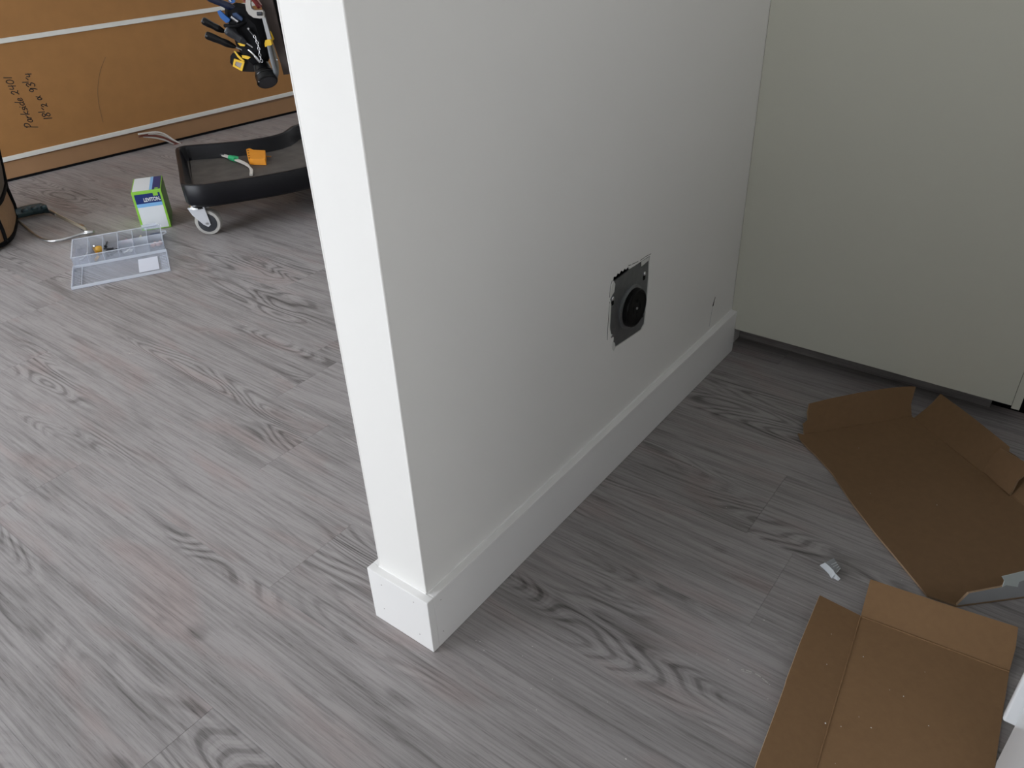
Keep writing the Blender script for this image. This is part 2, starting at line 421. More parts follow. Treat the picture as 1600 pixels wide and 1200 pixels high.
# scratch near the far end of the wall
sc = MB()
A, B = onplane(1117.5, 464, (0, T, 0), (0, 1, 0)), onplane(1113.5, 478, (0, T, 0), (0, 1, 0))
sc.prism([A + V((-.0008, -.0004, 0)), A + V((.0008, -.0004, 0)), B + V((.0035, -.0004, -.002)), B + V((-.002, -.0004, 0))], (0, .0006, 0))
B2 = onplane(1108, 510, (0, T, 0), (0, 1, 0))
sc.prism([B + V((-.0004, -.0003, 0)), B + V((.0006, -.0003, 0)), B2 + V((.0006, -.0003, 0)), B2 + V((-.0006, -.0003, 0))], (0, .0004, 0), 1)
sc.build('wall_scratch', [CUTOUT, mat('grey_rub_mark', (0.5, 0.5, 0.52), 0.6)], wc)

# baseboards
def trim_board(name, lo, hi):
    return MB().box(lo, hi).build(name, TRIM, bevel=0.0012, seg=2, kind='structure')
b_end = trim_board('baseboard_end', (0, 0, 0.0003), (T, W, H))
b_rt = trim_board('baseboard_right', (T, 0, 0.0003), (L, T, H))
b_lt = trim_board('baseboard_left', (T, W - T, 0.0003), (WX1, W, H))
def caulk(name, path, par):   # soft bead where board meets wall
    MB().tube(path, 0.0022, 8).build(name, TRIM, par)
caulk('caulk_bead', [(T, T, H), (L, T, H)], b_rt)
caulk('caulk_bead', [(T, T, H), (T, W - T, H)], b_end)
def nail(p, n, par): MB().lathe([(0.0011, 0), (0.0009, 0.0002)], frame_to(V(p), n), 8).build('nail_hole', NAILC, par)
for (px, py) in ((596, 914), (600.5, 951), (646, 941), (656, 991)):
    nail(onplane(px, py, (0, 0, 0), (1, 0, 0)), (-1, 0, 0), b_end)
for (px, py) in ((689, 937), (693, 986)):
    nail(onplane(px, py, (0, 0, 0), (0, 1, 0)), (0, -1, 0), b_rt)

# ------------------------------------------------------------------ range outlet in the cut-out
ow = thing('range_outlet', 'black round range outlet on a galvanized plate in the grey wall', 'outlet', (0.625, T, 0.355))
pl = MB()
pm = [(0.548, 0.272), (0.705, 0.272), (0.705, 0.4325), (0.622, 0.4325), (0.616, 0.4310), (0.548, 0.4290)]
pl.prism([(x, T + 0.0020, z) for x, z in pm], (0, 0.0025, 0))
pl.build('cover_plate', GALV, ow, bevel=0.0008)
cx, cz = 0.634, 0.350
Mo = frame_to((cx, T + 0.0020, cz), (0, -1, 0), (1, 0, 0))
MB().lathe([(0.0445, 0), (0.0445, 0.0025), (0.0400, 0.0045)], Mo, 40).build('raised_collar', GALV, ow, bevel=0.0006)
rc = MB().lathe([(0.0385, 0.002), (0.0385, 0.012), (0.0365, 0.0145), (0.0335, 0.0150), (0.033, 0.0138)], Mo, 40).build('receptacle', OUTB, ow)
for (sx, sz, wx, wz) in ((-0.0125, 0.0, 0.0018, 0.0085), (0.0125, 0.0, 0.0018, 0.0085), (0.0, -0.014, 0.0022, 0.0075)):
    sb = MB().box((cx + sx - wx, T - 0.0124, cz + sz - wz), (cx + sx + wx, T - 0.0116, cz + sz + wz)); sb.build('contact_slot', CUTOUT, rc)
MB().lathe([(0.0042, 0.0138), (0.0042, 0.0146)], frame_to((cx, T + 0.0020, cz + 0.016), (0, -1, 0)), 12).build('ground_hole', CUTOUT, rc)
MB().lathe([(0.0028, 0.0138), (0.0024, 0.0156)], frame_to((cx, T + 0.0020, cz), (0, -1, 0)), 10).build('centre_screw', STEEL, rc)
for (x, z) in ((0.683, 0.400), (0.5645, 0.396), (0.5635, 0.318), (0.684, 0.317)):
    s_ = MB().lathe([(0.0045, 0.0), (0.0045, 0.0012), (0.003, 0.0024)], frame_to((x, T + 0.0020, z), (0, -1, 0)), 12).build('plate_screw', CHROME, ow)
    MB().box((x - 0.0042, T + 0.0012, z - 0.013), (x + 0.0036, T + 0.0019, z - 0.004)).build('screw_slot', CUTOUT, s_)

# ------------------------------------------------------------------ tall cabinet at the far end
PY = -0.640
cab = thing('tall_cabinet', 'tall pale cream cabinet side above dark wood toe kick, meeting the stub wall', 'cabinet', (L, -0.3, 0))
MB().box((L, PY + 0.016, K), (L + 0.018, T - 0.0005, 2.25)).build('door_panel', CABW, cab, bevel=0.0008)
MB().box((L - 0.001, PY, K - 0.006), (L + 0.60, PY + 0.0155, 2.25)).build('end_panel', CABW, cab, bevel=0.0008)
MB().box((L + 0.0185, PY + 0.016, K + 0.004), (L + 0.60, T - 0.0005, 2.25)).build('body', CABW, cab)
tkm = MB().box((0.0004, -0.285, -0.006), (K + 0.003, T + 0.2995, 0.006)).build('toe_kick', WOOD, None)   # grain runs along the board
tkm.parent = cab; tkm.rotation_euler = (0, -PI / 2, 0); tkm.location = (0.082, 0, 0)
MB().box((L + 0.40, PY + 0.016, 0.0004), (L + 0.41, T - 0.0005, K + 0.003)).build('rear_shade_board', VOID, cab)  # black board paints the shade at the back of the toe space
MB().box((L + 0.092, PY - 0.50, 0.0004), (L + 0.104, PY + 0.075, K - 0.0066)).build('void_shade_board', VOID, cab)  # black board standing in for the unlit void under and beside the cabinet

# ------------------------------------------------------------------ white range standing beside the camera
rg = thing('kitchen_range', 'white enamelled kitchen range corner beside the creased cardboard', 'range', (0.0, -1.10, 0))
RY = -0.755
MB().box((-0.32, RY - 0.66, 0.035), (0.285, RY, 0.885)).build('body', ENAM, rg, bevel=0.004)
MB().box((-0.34, RY - 0.668, 0.886), (0.30, RY + 0.008, 0.912)).build('cooktop', ENAM, rg, bevel=0.004)
MB().box((0.2855, RY - 0.66, 0.112), (0.300, RY + 0.014, 0.88)).build('back_flange', ENAM, rg, bevel=0.003)
MB().box((-0.352, RY - 0.645, 0.22), (-0.322, RY - 0.015, 0.80)).build('oven_door', ENAM, rg, bevel=0.004)
MB().box((-0.345, RY - 0.645, 0.05), (-0.322, RY - 0.015, 0.205)).build('drawer', ENAM, rg, bevel=0.004)
for sx in (-0.28, 0.24):
    for sy in (RY - 0.61, RY - 0.05):
        MB().lathe([(0.015, 0.0003), (0.015, 0.008), (0.008, 0.010), (0.008, 0.034)], Matrix.Translation(V((sx, sy, 0))), 12).build('foot', DGREY, rg)

# ------------------------------------------------------------------ cardboard sheets
TH = 0.0042
def flap_plane(p0, p1, inside, phi):
    """plane through the fold p0-p1, rising at angle phi away from 'inside'"""
    f = (p1 - p0).normalized(); o = V((f.y, -f.x, 0)).normalized()
    if o.dot(p0 - V(inside)) < 0: o = -o
    d = math.cos(phi) * o + math.sin(phi) * V((0, 0, 1))
    n = f.cross(d).normalized()
    return o, d, n
def sheet(name, loop, n, par, mats, up=True):
    """loop of planar points forming the top face; thickness goes against n"""
    b = MB(); b.prism(loop, n * -TH, 0, 2, 1)
    return b.build(name, mats, par)
def jag(a, b, n, amp, nrm):
    out = [a]
    for i in range(1, n):
        t = i / n; q = a.lerp(b, t); out.append(q + nrm * random.uniform(-amp, amp))
    return out
Z1 = TH + 0.0006
def F(px, py, z=Z1): return onz(px, py, z)
c1 = thing('cardboard_sheet', 'torn brown cardboard sheet with upturned flaps under the cream cabinet', 'cardboard', (0.85, -0.55, 0))
g1 = [CARD, PRINT, CARDE]
left = [F(*q) for q in ((1256, 679), (1246.7, 676.6), (1251, 687), (1261, 698), (1275, 711), (1296, 734), (1301, 740), (1330, 783.5), (1368, 833), (1391, 860), (1449, 930))]
far = [F(1495, 946)]
fb0, fb1 = F(1428, 653), F(1600, 790)
fbd = (fb1 - fb0).normalized(); fb2 = fb0 + fbd * 0.46
fc0, fc1 = F(1495, 946), F(1600, 932)
fcd = (fc1 - fc0).normalized(); fc2 = fc0 + fcd * 0.30
main = left + [fc0, fc2, fb2, fb0, F(1424.5, 650)]
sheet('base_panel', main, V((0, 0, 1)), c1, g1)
mid = F(1420, 780)
# flap A (left rear)
a0, a1 = F(1257, 678.5), F(1424.5, 649.5)
o_, d_, n_ = flap_plane(a0, a1, mid, math.radians(52))
if n_.dot(CAM - a0) < 0: n_ = -n_
A_ = lambda x, y: onplane(x, y, a0, n_)
sheet('flap', [a0, A_(1255.5, 662), A_(1262.5, 656), A_(1262, 644), A_(1265, 630.5), A_(1300, 622), A_(1345, 613), A_(1390, 606), A_(1424, 603.5), A_(1431, 604.5), A_(1427, 619), A_(1423.5, 632), A_(1424, 643), a1], n_, c1, g1)
# flap B (right rear)
o_, d_, n_ = flap_plane(fb0, fb1, mid, math.radians(33))
if n_.dot(CAM - fb0) < 0: n_ = -n_
B_ = lambda x, y: onplane(x, y, fb0, n_)
tb = B_(1577.5, 698); tb2 = B_(1600, 722)
e_ = (B_(1577.5, 698) - B_(1469.5, 615)).normalized()
sheet('flap', [fb0, B_(1447, 638), B_(1456, 630), B_(1469.5, 615), B_(1520, 652), tb, B_(1576, 705), B_(1586, 711), B_(1586, 711) + e_ * 0.25, fb2], n_, c1, g1)
# tab bent inwards from flap B
t0, t1 = F(1535, 738), F(1577.5, 775)
o2, d2, n2 = flap_plane(t0, t1, mid, math.radians(62))
if n2.dot(CAM - t0) < 0: n2 = -n2
T_ = lambda x, y: onplane(x, y, t0 + V((0, 0, 0.004)), n2)
sheet('tab', [T_(1535, 737), T_(1540, 740), T_(1577.5, 773.5), T_(1583, 764), T_(1590, 750), T_(1602, 741), T_(1612, 728), T_(1562, 700), T_(1548, 716)], n2, c1, g1)
# flap C (near edge, outside print towards the camera)
o_, d_, n_ = flap_plane(fc0, fc1, mid, math.radians(104))
if n_.dot(CAM - fc0) < 0: n_ = -n_
C_ = lambda x, y: onplane(x, y, fc0, n_)
fC = MB(); fC.prism([fc0, C_(1514, 927), C_(1540, 922), C_(1566, 917), C_(1572, 914), C_(1590, 917), C_(1592, 909), C_(1604, 905), C_(1640, 897), fc2], n_ * -TH, 1, 2, 0)
fC.build('flap', g1, c1)
fp = MB(); off = n_ * 0.0006
fp.prism([q + off for q in (C_(1566, 917), C_(1572, 914), C_(1590, 917), C_(1592, 909), C_(1604, 905), C_(1640, 897), C_(1640, 885), C_(1600, 892), C_(1565, 900.5), C_(1569, 907))], n_ * -0.0009)
fp.build('print_skin', mat('pale_green_white_print', (0.66, 0.72, 0.70), 0.4), c1)

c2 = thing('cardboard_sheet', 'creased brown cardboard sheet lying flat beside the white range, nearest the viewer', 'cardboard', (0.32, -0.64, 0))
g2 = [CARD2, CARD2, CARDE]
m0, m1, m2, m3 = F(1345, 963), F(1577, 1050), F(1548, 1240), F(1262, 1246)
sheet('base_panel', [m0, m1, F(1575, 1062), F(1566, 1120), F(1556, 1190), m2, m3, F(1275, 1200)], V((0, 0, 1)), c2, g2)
mid2 = F(1440, 1120)
o_, d_, n_ = flap_plane(m0, m1, mid2, math.radians(28))
if n_.dot(CAM - m0) < 0: n_ = -n_
B_ = lambda x, y: onplane(x, y, m0, n_)
sheet('flap', [m0, B_(1349, 946), B_(1360, 905), B_(1475, 943), B_(1591, 980), B_(1587, 1012), m1], n_, c2, g2)
o_, d_, n_ = flap_plane(m0, m3, mid2, math.radians(14))
if n_.dot(CAM - m0) < 0: n_ = -n_
D_ = lambda x, y: onplane(x, y, m0, n_)
sheet('flap', [m0, D_(1343, 961), D_(1281, 930), D_(1250, 1005), D_(1229, 1062), D_(1227, 1070), D_(1212, 1112), D_(1183, 1190), D_(1168, 1240), m3], n_, c2, g2)
# crease ridges
MB().tube([m0 + V((0, 0, .0002)), m1 + V((0, 0, .0002))], 0.0016, 6).build('crease', CARD2, c2)
MB().tube([m0 + V((0, 0, .0001)), m3 + V((0, 0, .0001))], 0.0012, 6).build('crease', CARD2, c2)
MB().tube([a0, a1], 0.0012, 6).build('crease', CARD, c1)
MB().tube([fb0, fb2], 0.0012, 6).build('crease', CARD, c1)

# ------------------------------------------------------------------ plastic chip on the floor
cp = thing('plastic_shard', 'small white broken plastic shard with ribbed grey side on dark floor', 'shard', F(1300, 892, 0))
fr_ = [F(1281, 883, .001), F(1288, 889, .001), F(1295, 896, .001), F(1299, 903, .001), F(1303, 903, .001), F(1310, 907, .001)]
bk_ = [F(1289, 879, .010), F(1295, 884, .012), F(1302, 891, .012), F(1305, 896, .010), F(1306, 896.5, .010), F(1313, 904, .004)]
sh = MB()
for i in range(5):
    sh.prism([fr_[i], fr_[i + 1], bk_[i + 1], bk_[i]], (0, 0, -0.0010))
sh.build('shell', CHIPW, cp)
rb = MB()
tp_ = [F(1303, 872, .010), F(1307, 879, .010), F(1313, 888, .008), F(1310, 893, .006)]
rb.prism([bk_[0], tp_[0], tp_[1], bk_[1]], (0, 0, -.0012)); rb.prism([bk_[1], tp_[1], tp_[2], bk_[2]], (0, 0, -.0012)); rb.prism([bk_[2], tp_[2], tp_[3], bk_[3]], (0, 0, -.0012))
rb.build('back_face', CHIPG, cp)
for i in range(4):
    t = i / 3.0
    A = bk_[1].lerp(bk_[3], t).lerp(tp_[1].lerp(tp_[3], t), 0.35); B = tp_[1].lerp(tp_[2], t)
    MB().tube([A + V((0, 0, .0004)), B + V((0, 0, .0004))], 0.0007, 6).build('rib', CHIPW, cp)

# ------------------------------------------------------------------ crumbs and scuffs
cr = MB()
spots = [(566, 820, 1.6), (541, 646, 1.3), (474, 652, 1.5), (300, 602, 1.2), (202, 552, 1.6), (205, 551, 1.2), (385, 508, 1.2), (832, 1010, 1.3), (838, 1109, 1.4), (830, 1076, 1.3), (750, 1002, 1.0), (744, 1001, 1.0), (756, 1016, 1.2),
         (816, 1025, 1.1), (863, 1061, 1.0), (978, 1186, 1.8), (949, 1097, 0.9), (992, 1054, .9), (1138, 1031, 1.3), (1089, 1022, .9), (1194, 969, 1.5), (1232, 934, .9), (1000, 1046, 0.8), (1135, 793, 1.2), (1082, 728, 1.3), (962, 846, 1.0), (1053, 728, .9),
         (1297, 996, 1.2), (1292, 1038, 1.4), (1361, 1137, 1.7), (1412, 1088, 1.4), (1349, 1026, 1.2), (1290, 1130, 2.0), (1299, 991, 1.6), (1314, 1135, .9), (1451, 1134, 1.2), (1445, 1050, .8), (1409, 907, 1.0), (1390, 1078, .9), (1342, 1120, .9), (1305, 1193, 1.0), (1200, 1092, 1.0), (1464, 789, 1.2), (1342, 700, .9), (1360, 771, .9), (1186, 600, .9),
         (428, 190, 2.0), (500, 590, 0.8), (445, 630, .8), (350, 900, .8), (425, 934, 1.2)]
for (px, py, sz) in spots:
    z = 0.0006 if px < 1240 or py < 640 else TH + 0.001
    if px < 1345 and px > 1180 and py > 960 and z > .001: z = 0.012
    c = onz(px, py, z + sz * .0004); r = sz * 0.0008
    q = [c + V((random.uniform(.5, 1.2) * r * math.cos(a), random.uniform(.5, 1.2) * r * math.sin(a), random.uniform(-.2, .2) * r)) for a in (0, 1.5, 3.1, 4.6)]
    cr.add(q + [c + V((0, 0, r * .9)), c - V((0, 0, r * .5))], [(0, 1, 4), (1, 2, 4), (2, 3, 4), (3, 0, 4), (1, 0, 5), (2, 1, 5), (3, 2, 5), (0, 3, 5)])
tag(cr.build('plaster_crumbs', CRUMB), 'tiny white plaster crumbs scattered over floor and cardboard', 'debris', kind='stuff')
sf = MB()
def scuff(pts_, wd):
    P_ = smooth_path([onz(x, y, .0003) for x, y in pts_], 5)
    for i in range(len(P_) - 1):
        if random.random() < 0.25: continue
        a, b = P_[i], P_[i + 1]; t = (b - a).normalized(); nn = V((-t.y, t.x, 0)) * wd * random.uniform(.4, 1)
        sf.prism([a + nn, b + nn * .8, b - nn, a - nn * .8], (0, 0, -.0002))
scuff([(1158, 1046), (1172, 1049), (1185, 1055), (1194, 1062), (1203, 1070)], .0012)
scuff([(1160, 1049), (1174, 1052)], .0006)
scuff([(305, 519), (322, 517), (330, 517)], .0007); scuff([(193, 551), (212, 553)], .0008)
scuff([(298, 570), (306, 567)], .0009); scuff([(322, 518), (328, 524)], .0005); scuff([(362, 518), (375, 520)], .0006); scuff([(378, 507), (390, 510)], .001)
tag(sf.build('scuff_marks', SCUFF), 'faint pale dusty scuff marks on the plank floor', 'scuff', kind='stuff')

# ------------------------------------------------------------------ closet doors lying on edge along the far wall
d0, d1 = V((0.82, 3.271, 0)), V((2.28, 3.0876, 0))
dd = (d1 - d0).normalized(); dn = V((dd.y, -dd.x, 0))     # towards the camera
if dn.dot(CAM - d0) < 0: dn = -dn
lean = math.radians(3.0)
du = (V((0, 0, 1)) * math.cos(lean) - dn * math.sin(lean)).normalized()
DX0, DX1 = -0.55, 1.82
def dpt(s, h, off): return d0 + dd * s + du * h + dn.normalized() * off
def slab(s0, s1, h0, h1, o0, o1, tilt=0.0):
    b = MB()
    P_ = [dpt(s, h + tilt * (s - DX0), o) for o in (o0, o1) for h in (h0, h1) for s in (s0, s1)]
    b.add(P_, [(0, 1, 3, 2), (4, 6, 7, 5), (0, 4, 5, 1), (2, 3, 7, 6), (0, 2, 6, 4), (1, 5, 7, 3)])
    return b
def closet_door(label, h0, h1, o, tilt, rails=True, bottom_rail=True):
    t_ = thing('closet_door', label, 'door panel', dpt(0.6, h0, o), 'closet doors stacked on edge along the far wall')
    slab(DX0 + .002, DX1 - .002, h0 + .004, h1 - .004, o - .010, o, tilt).build('hardboard_back', HARD, t_)
    if rails:
        if bottom_rail: slab(DX0, DX1, h0, h0 + .0195, o - .012, o + .007, tilt).build('frame_rail', FRAME, t_, bevel=.002)
        slab(DX0, DX1, h1 - .0195, h1, o - .012, o + .007, tilt).build('frame_rail', FRAME, t_, bevel=.002)
        slab(DX0, DX0 + .02, h0 + .02, h1 - .02, o - .012, o + .006, tilt).build('frame_stile', FRAME, t_, bevel=.002)
        slab(DX1 - .02, DX1, h0 + .02, h1 - .02, o - .012, o + .006, tilt).build('frame_stile', FRAME, t_, bevel=.002)
    return t_
lowd = thing('cardboard_carton', 'long low brown carton on the floor under the closet doors', 'carton', dpt(0.6, 0, 0))
slab(DX0 - .02, DX1 + .25, 0.012, 0.083, -0.055, 0.0).build('carton_body', mat('carton_brown', (0.33, 0.18, 0.085), .7, var=.1, scale=14), lowd, bevel=.002)
slab(DX0 - .02, DX1 + .25, 0.0006, 0.0118, -0.050, -0.004).build('shadow_gap_strip', VOID, lowd)  # black strip painting the shadow gap under the carton
dA = closet_door('brown hardboard closet door marked with handwriting, white rails above and below', 0.0840, 0.566, 0.004, 0.006)
dB = closet_door('upper brown hardboard closet door above the handwritten one', 0.5622, 1.045, 0.004, 0.006, True, False)
# handwriting, drawn in strokes on the door
GL = {
 'P': (0.62, [[(0, -.25), (.12, .5), (.22, 1.05)], [(.1, .95), (.35, 1.15), (.62, .95), (.5, .62), (.15, .5)]]),
 'a': (.5, [[(.42, .45), (.2, .5), (.05, .25), (.15, .02), (.32, .08), (.42, .45), (.42, .12), (.52, 0)]]),
 'r': (.42, [[(.02, 0), (.1, .45), (.14, .3), (.38, .46)]]),
 'k': (.5, [[(.04, 0), (.16, .95)], [(.42, .5), (.1, .26), (.44, 0)]]),
 's': (.36, [[(.34, .45), (.14, .42), (.12, .28), (.3, .18), (.22, 0), (.02, .04)]]),
 'i': (.22, [[(.06, .42), (.06, .08), (.18, 0)], [(.1, .62), (.12, .66)]]),
 'd': (.5, [[(.4, .42), (.16, .44), (.06, .2), (.18, 0), (.38, .15)], [(.48, .95), (.38, .3), (.4, .05), (.5, 0)]]),
 'e': (.42, [[(.06, .22), (.36, .28), (.3, .46), (.12, .4), (.06, .15), (.2, 0), (.4, .1)]]),
 '0': (.6, [[(.3, .8), (.1, .6), (.08, .2), (.3, 0), (.5, .25), (.48, .65), (.3, .8)]]),
 '1': (.3, [[(.2, .85), (.12, 0)]]),
 '2': (.6, [[(.08, .6), (.25, .82), (.46, .62), (.25, .25), (.05, .06), (.2, .16), (.5, .02)]]),
 '3': (.55, [[(.08, .72), (.3, .85), (.44, .66), (.22, .46), (.46, .28), (.28, .0), (.04, .1)]]),
 '4': (.6, [[(.12, .8), (.08, .38), (.5, .42)], [(.46, .8), (.4, 0)]]),
 '8': (.55, [[(.42, .72), (.24, .84), (.1, .66), (.42, .22), (.26, 0), (.08, .2), (.42, .64), (.42, .72)]]),
 '9': (.55, [[(.44, .6), (.24, .82), (.08, .6), (.26, .42), (.44, .66), (.4, .3), (.28, 0)]]),
 'x': (.55, [[(.46, .5), (.2, .02), (.06, .2), (.2, .46), (.48, .02)]]),
 '/': (.35, [[(.05, .32), (.42, .5)]]),
 ' ': (.35, [])}
def write(text, org, ux, uz, size, wd, mb, n):
    x = 0.0
    for item in text:
        ch, sc_, dy = item if isinstance(item, tuple) else (item, 1.0, 0.0)
        adv, strokes = GL[ch]
        for st in strokes:
            pp = smooth_path([org + ux * ((x + (a + .18 * b) * sc_) * size) + uz * ((b * sc_ + dy) * size) for a, b in st], 4)
            for a, b in zip(pp[:-1], pp[1:]):
                t = (b - a)
                if t.length < 1e-6: continue
                t.normalize(); nn = n.cross(t).normalized() * wd
                a2, b2 = a - t * wd * .5, b + t * wd * .5
                mb.prism([a2 + nn, b2 + nn, b2 - nn, a2 - nn], n * -0.0004)
        x += adv * sc_ * 1.05
dnn = du.cross(dd).normalized()
if dnn.dot(dn) < 0: dnn = -dnn
pd = dpt(0, 0, 0.0046)
D_ = lambda x, y: onplane(x, y, pd, dnn)
wr = MB()
a, b = D_(56, 199), D_(17, 119)
ux = (b - a).normalized(); uz = dnn.cross(ux).normalized()
ln1 = (b - a).length; adv1 = sum(GL[c][0] * 1.05 for c in 'Parkside 2401')
write('Parkside 2401', a, ux, uz, ln1 / adv1, .0018, wr, dnn)
a, b = D_(82, 186), D_(45, 114)
ux = (b - a).normalized(); uz = dnn.cross(ux).normalized()
txt = ['1', '8', ('1', .75, .42), ('/', .7, .18), ('2', .75, -.2), ' ', 'x', ' ', '9', '3', ('1', .7, .5), ('/', .7, .18), ('4', .75, -.2)]
adv2 = sum(GL[c if isinstance(c, str) else c[0]][0] * (1 if isinstance(c, str) else c[1]) * 1.05 for c in txt)
write(txt, a, ux, uz, (b - a).length / adv2, .0019, wr, dnn)
tag(wr.build('handwriting', INK, dA), 'black marker handwriting')
pc = MB(); pp = smooth_path([D_(165, 89), D_(157, 110), D_(153, 135), D_(154, 160), D_(161, 191)], 6)
for a, b in zip(pp[:-1], pp[1:]):
    t = (b - a).normalized(); nn = dnn.cross(t).normalized() * .0008
    pc.prism([a + nn, b + nn, b - nn, a - nn], dnn * -0.0003)
pc.build('pencil_arc', PENC, dA)

# ------------------------------------------------------------------ wires by the carton
wd_ = thing('wire_bundle', 'short bundle of white and brown electrical wires hanging against the carton', 'wires', onz(285, 232, 0))
for i, (m_, dy) in enumerate(((WIREW, 0), (WIREW, 6), (WIRER, 3), (WIREW, -3))):
    c_ = dpt(0, 0, .03 + .006 * i)
    E_ = lambda x, y: onplane(x, y, c_, dnn)
    MB().tube(smooth_path([E_(228 - 4 * i, 211 + dy * .4), E_(243, 209.5 + dy), E_(258, 213 + dy), E_(272, 221 + dy * .6), E_(287 + i, 228), E_(293, 226)], 5), .0042, 7).build('wire', m_, wd_)
c_ = dpt(0, 0, .036)
MB().tube([onplane(217, 214, c_, dnn), onplane(231, 210, c_, dnn)], .0034, 7).build('brown_sleeve', WIRER, wd_)
c_ = dpt(0, 0, .045)
MB().tube(smooth_path([onplane(270, 229, c_, dnn), onplane(280, 225, c_, dnn), onplane(291, 226, c_, dnn)], 4), .0075, 8).build('brown_jacket', WIRER, wd_)

# ------------------------------------------------------------------ tool stand: moulded base with rim, casters, post
def off_poly(P_, d):
    n = len(P_); out = []
    ar = sum(P_[i].x * P_[(i + 1) % n].y - P_[(i + 1) % n].x * P_[i].y for i in range(n))
    sg = 1 if ar > 0 else -1
    for i in range(n):
        a, b, c = P_[i - 1], P_[i], P_[(i + 1) % n]
        e1 = (b - a); e1.z = 0; e2 = (c - b); e2.z = 0
        e1.normalize(); e2.normalize()
        n1 = V((-e1.y, e1.x, 0)) * sg; n2 = V((-e2.y, e2.x, 0)) * sg
        m_ = (n1 + n2)
        m_ = m_ / max(0.35, (1 + n1.dot(n2)))
        out.append(b + m_ * d)
    return out
ZT, ZF, ZB = 0.200, 0.146, 0.118
top = [onz(*q, ZT) for q in ((281, 284), (284, 287), (290, 289), (318, 289), (367, 282), (429, 272), (481, 261), (520, 250))]
top += [V((1.62, 1.70, ZT)), V((1.80, 1.86, ZT)), V((1.80, 2.06, ZT))]
top += [onz(*q, ZT) for q in ((467, 193), (440, 207), (408, 215), (367, 220.5), (298, 226), (284, 228), (275, 231), (273.5, 235), (276, 250), (279, 268))]
ts = thing('tool_stand', 'black moulded tool stand base with raised rim and swivel caster', 'tool stand', (1.25, 2.0, 0))
sm = []
n_t = len(top)
for i in range(n_t):
    p0, p1, p2, p3 = top[i - 1], top[i], top[(i + 1) % n_t], top[(i + 2) % n_t]
    for t in (0, .34, .67):
        sm.append(0.5 * ((2 * p1) + (p2 - p0) * t + (2 * p0 - 5 * p1 + 4 * p2 - p3) * t * t + (3 * p1 - p0 - 3 * p2 + p3) * t ** 3))
def zset(P_, z): return [V((q.x, q.y, z)) for q in P_]
base = MB()
rings = [zset(off_poly(sm, .010), ZB), zset(off_poly(sm, .002), ZB + .012), zset(sm, ZT - .004), zset(off_poly(sm, .003), ZT), zset(off_poly(sm, .012), ZT), zset(off_poly(sm, .017), ZT - .006), zset(off_poly(sm, .024), ZF + .012), zset(off_poly(sm, .034), ZF)]
base.loft(rings, True, True, False)
base.build('base_tray', BLACKM, ts, weld=True)
fl_ = MB(); fl_.loft([zset(off_poly(sm, .0335), ZF + .0004)], capa=False); fl_.build('tray_floor', DUSTY, ts)
cornerP = onz(303, 303, 0.16)
def caster(p, ang, wheel_m):
    c = MB().lathe([(0.034, 0.104), (0.030, 0.110), (0.022, 0.118)], Matrix.Translation(V((p.x, p.y, 0))), 20).build('caster', CHROME, ts)
    M_ = rotz((p.x, p.y, 0), ang)
    for s in (-1, 1):
        fk = MB()
        y0 = s * 0.020; y1 = s * 0.0225
        P_ = [(-.032, .108), (.028, .108), (.034, .060), (.036, .042), (.026, .034), (.010, .044), (-.020, .080)]
        fk.prism([M_ @ V((x, y1, z)) for x, z in P_], (M_ @ V((0, y0, 0))) - (M_ @ V((0, y1, 0))))
        fk.build('caster_fork', ZINC, c)
    Mw = M_ @ Matrix.Translation(V((.024, 0, .0475))) @ Matrix.Rotation(PI / 2, 4, 'X')
    wl = MB().lathe([(.036, -.016), (.0445, -.0155), (.047, -.010), (.047, .010), (.0445, .0155), (.036, .016)], Mw, 36)
    wl.build('caster_wheel', wheel_m, c)
    hub = MB().lathe([(.010, -.0195), (.034, -.0168), (.034, .0168), (.010, .0195)], Mw, 28); hub.build('wheel_hub', DGREY, c)
    MB().lathe([(.005, -.0245), (.005, .0245)], Mw, 10).build('axle', STEEL, c)
cpos = onz(313, 317, .118)
caster(V((cpos.x - .006, cpos.y + .010, 0)), math.radians(-50), RUBBER)
caster(V((1.70, 1.80, 0)), math.radians(20), RUBBER)
caster(V((1.55, 2.17, 0)), math.radians(70), RUBBER)
ch = MB().lathe([(.040, ZB - .0005), (.046, ZB + .01), (.046, ZF - .010), (.043, ZF - .004)], Matrix.Translation(V((cpos.x + .022, cpos.y + .006, 0))), 24)
ch.build('caster_housing', BLACKM, ts, smoothall=True)
# post and tool rack (mostly behind the stub wall)
CP = V((1.15, 1.9, 0)); CN = V((FW.x, FW.y, 0)).normalized()
def G(px, py, d=0.0): return onplane(px, py, CP + CN * d, CN)       # point on the tool rack's plane, d metres further back
def G8(x, y, d=0.0): return G(310 + x / 8.0, y / 8.0, d)
pst = G(500, 100, .05)
MB().tube([(pst.x, pst.y, ZF + .0005), (pst.x, pst.y, 1.05)], .022, 16).build('post', BLACK, ts)
MB().lathe([(.018, 0), (.026, .006), (.026, .03), (.018, .036)], frame_to(G(463, 158, .05), (G(500, 158, .05) - G(463, 158, .05))), 16).build('clamp_knob', BLACK, ts)
MB().tube([G(466, 158, .05), G(500, 158, .05)], .012, 10).build('clamp_arm', BLACK, ts)
rk = MB(); rk.prism([G8(*q, .012) for q in ((720, -160), (890, -160), (925, 0), (1150, 925), (1065, 935), (1030, 800), (890, 400), (760, 0))], CN * .012)
rk.build('rack_panel', PANELB, ts, bevel=.002)
rs_ = MB(); rs_.prism([G8(*q, .03) for q in ((900, -160), (1010, -160), (1300, 900), (1150, 925))], CN * .03); rs_.build('rack_backing', BLACK, ts)
MB().tube([G8(1100, 500, .045), pst + V((0, 0, .62))], .010, 8).build('rack_arm', BLACK, ts)
